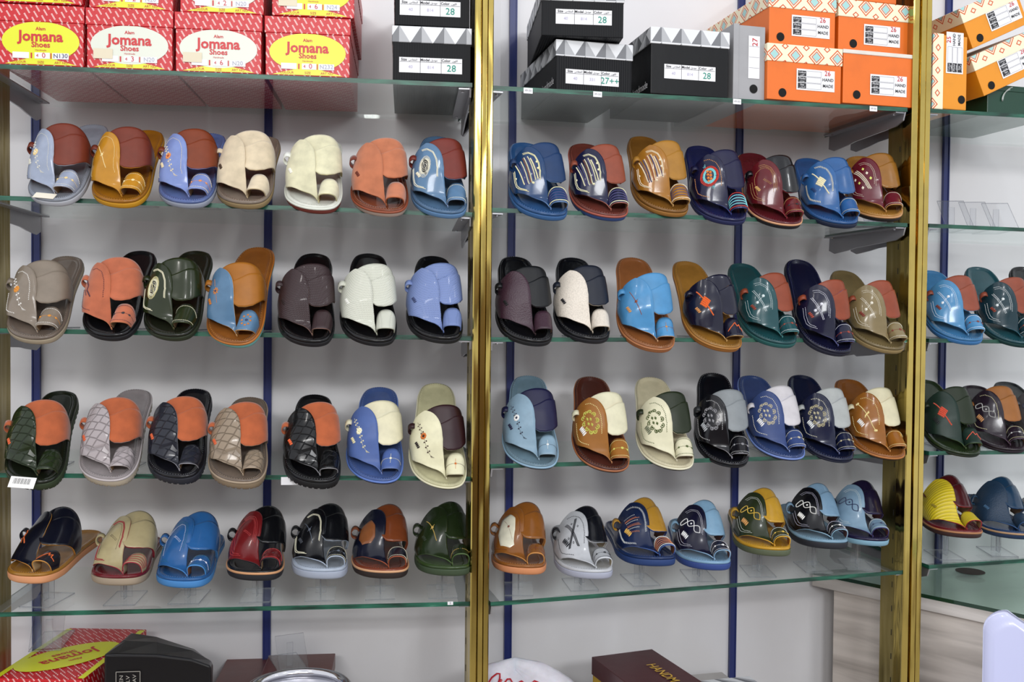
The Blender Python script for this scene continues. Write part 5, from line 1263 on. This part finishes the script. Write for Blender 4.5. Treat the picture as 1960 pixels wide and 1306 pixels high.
nrm_ = Vector((-dv.y, dv.x, 0)); nrm_ = nrm_ if nrm_.y > 0 else -nrm_
poly = [rel(g0), rel(g1), rel(h1)]; inn = [rel(g0) + dv * .05 + nrm_ * .008, rel(g1) + nrm_ * .008, rel(h1) - Vector((.02, .01, 0))]
Zt = ZD + 1.50
prism('front_panel', inn, 0.0, Zt - .034, W_FRONT, root)
prism('top_board', poly, Zt - .034, Zt - .0085, wood('ash_wood_top', 'aaa39c', 'ddd7d1'), root)
gp = prism('glass_top', [p + Vector((0, 0, 0)) for p in poly], Zt - .008, Zt, [clear_mat('desk_glass', (.86, .95, .91), .05, .03, .02), mat('glass_edge_dark', '0e3526', .12, 0, 'plain', .4)], root, [0, 0, 1, 1, 1])
hc = zplane(1857, 1094, ZD + .001) ; ho = MB(); ho.tube([Vector((hc.x - g0.x, hc.y - g0.y, Zt + .0008)), Vector((hc.x - g0.x, hc.y - g0.y, Zt + .0014))], .032, 28); 
ho.build('cable_hole', mat('plain', '2c1c10', .7, 0, 'plain'), root)
tag(root, 'pale ash wood counter with a green-edged glass top and round cable hole', 'counter')
# white plastic chair, only the corner of its back in view
M_CH = mat('white_plastic', 'c2c6e6', .25, 0, 'plain', .3)
Pc = Vector(((1870 - 980) / 1850 * 1.66, 1.66, 0)); yc = R(-38)
root = empty('plastic_chair', (Pc.x, Pc.y, -1.50)); root.rotation_euler = (0, 0, yc)
ZT = (ray(1905, 1190) * (1.66 / ray(1905, 1190).y)).z + 1.50
wch = .44; rc = .035; prof = []
for (cx, cz, a0) in ((rc, ZT - rc, 180), (wch - rc, ZT - rc, 90)):
    for k in range(9): an = R(a0 - k * 90 / 8); prof.append((cx + rc * math.cos(an), cz + rc * math.sin(an)))
prof = prof[:9] + [(rc + (wch - 2 * rc) * k / 14, ZT - .075 * math.sin(math.pi * k / 14)) for k in range(1, 14)] + prof[9:]
prof += [(wch - .02, .46), (.02, .46)]
def bend(x, z): return .035 * (1 - ((x - wch / 2) / (wch / 2)) ** 2) + .10 * (z - .46) / (ZT - .46)
n = len(prof); v = []; 
cx_, cz_ = wch / 2, (ZT + .46) / 2
rings_ = [1.0, .985, .9, .7, .45, .2]
f = []
for sd, dy in ((0, -.009), (1, .009)):
    for k, s_ in enumerate(rings_):
        for (x, z) in prof:
            X_, Z_ = cx_ + (x - cx_) * s_, cz_ + (z - cz_) * s_; v.append((X_, bend(X_, Z_) + (dy if k else dy * .3), Z_))
K = len(rings_)
for sd in (0, 1):
    o0 = sd * K * n
    for k in range(K - 1):
        for i in range(n):
            q = (o0 + k * n + i, o0 + k * n + (i + 1) % n, o0 + (k + 1) * n + (i + 1) % n, o0 + (k + 1) * n + i); f.append(q if sd == 0 else q[::-1])
    q = tuple(o0 + (K - 1) * n + i for i in range(n)); f.append(q)
for i in range(n): f.append((i, (i + 1) % n, K * n + (i + 1) % n, K * n + i))
mesh_obj('backrest', v, f, M_CH, root)
mb = MB(); mb.box(.01, wch - .01, -.40, .03, .445, .462); mb.build('seat', M_CH, root, bevel=.006)
for (x, y) in ((.03, -.38), (wch - .03, -.38), (.03, .01), (wch - .03, .01)):
    mb = MB(); mb.tube([(x, y, .45), (x + (-.015 if x < .2 else .015), y + (-.03 if y < -.1 else .03), 0)], .014, 12); mb.build('leg', M_CH, root, True)
tag(root, 'white glossy plastic chair, top corner of its backrest in front of the counter', 'chair')
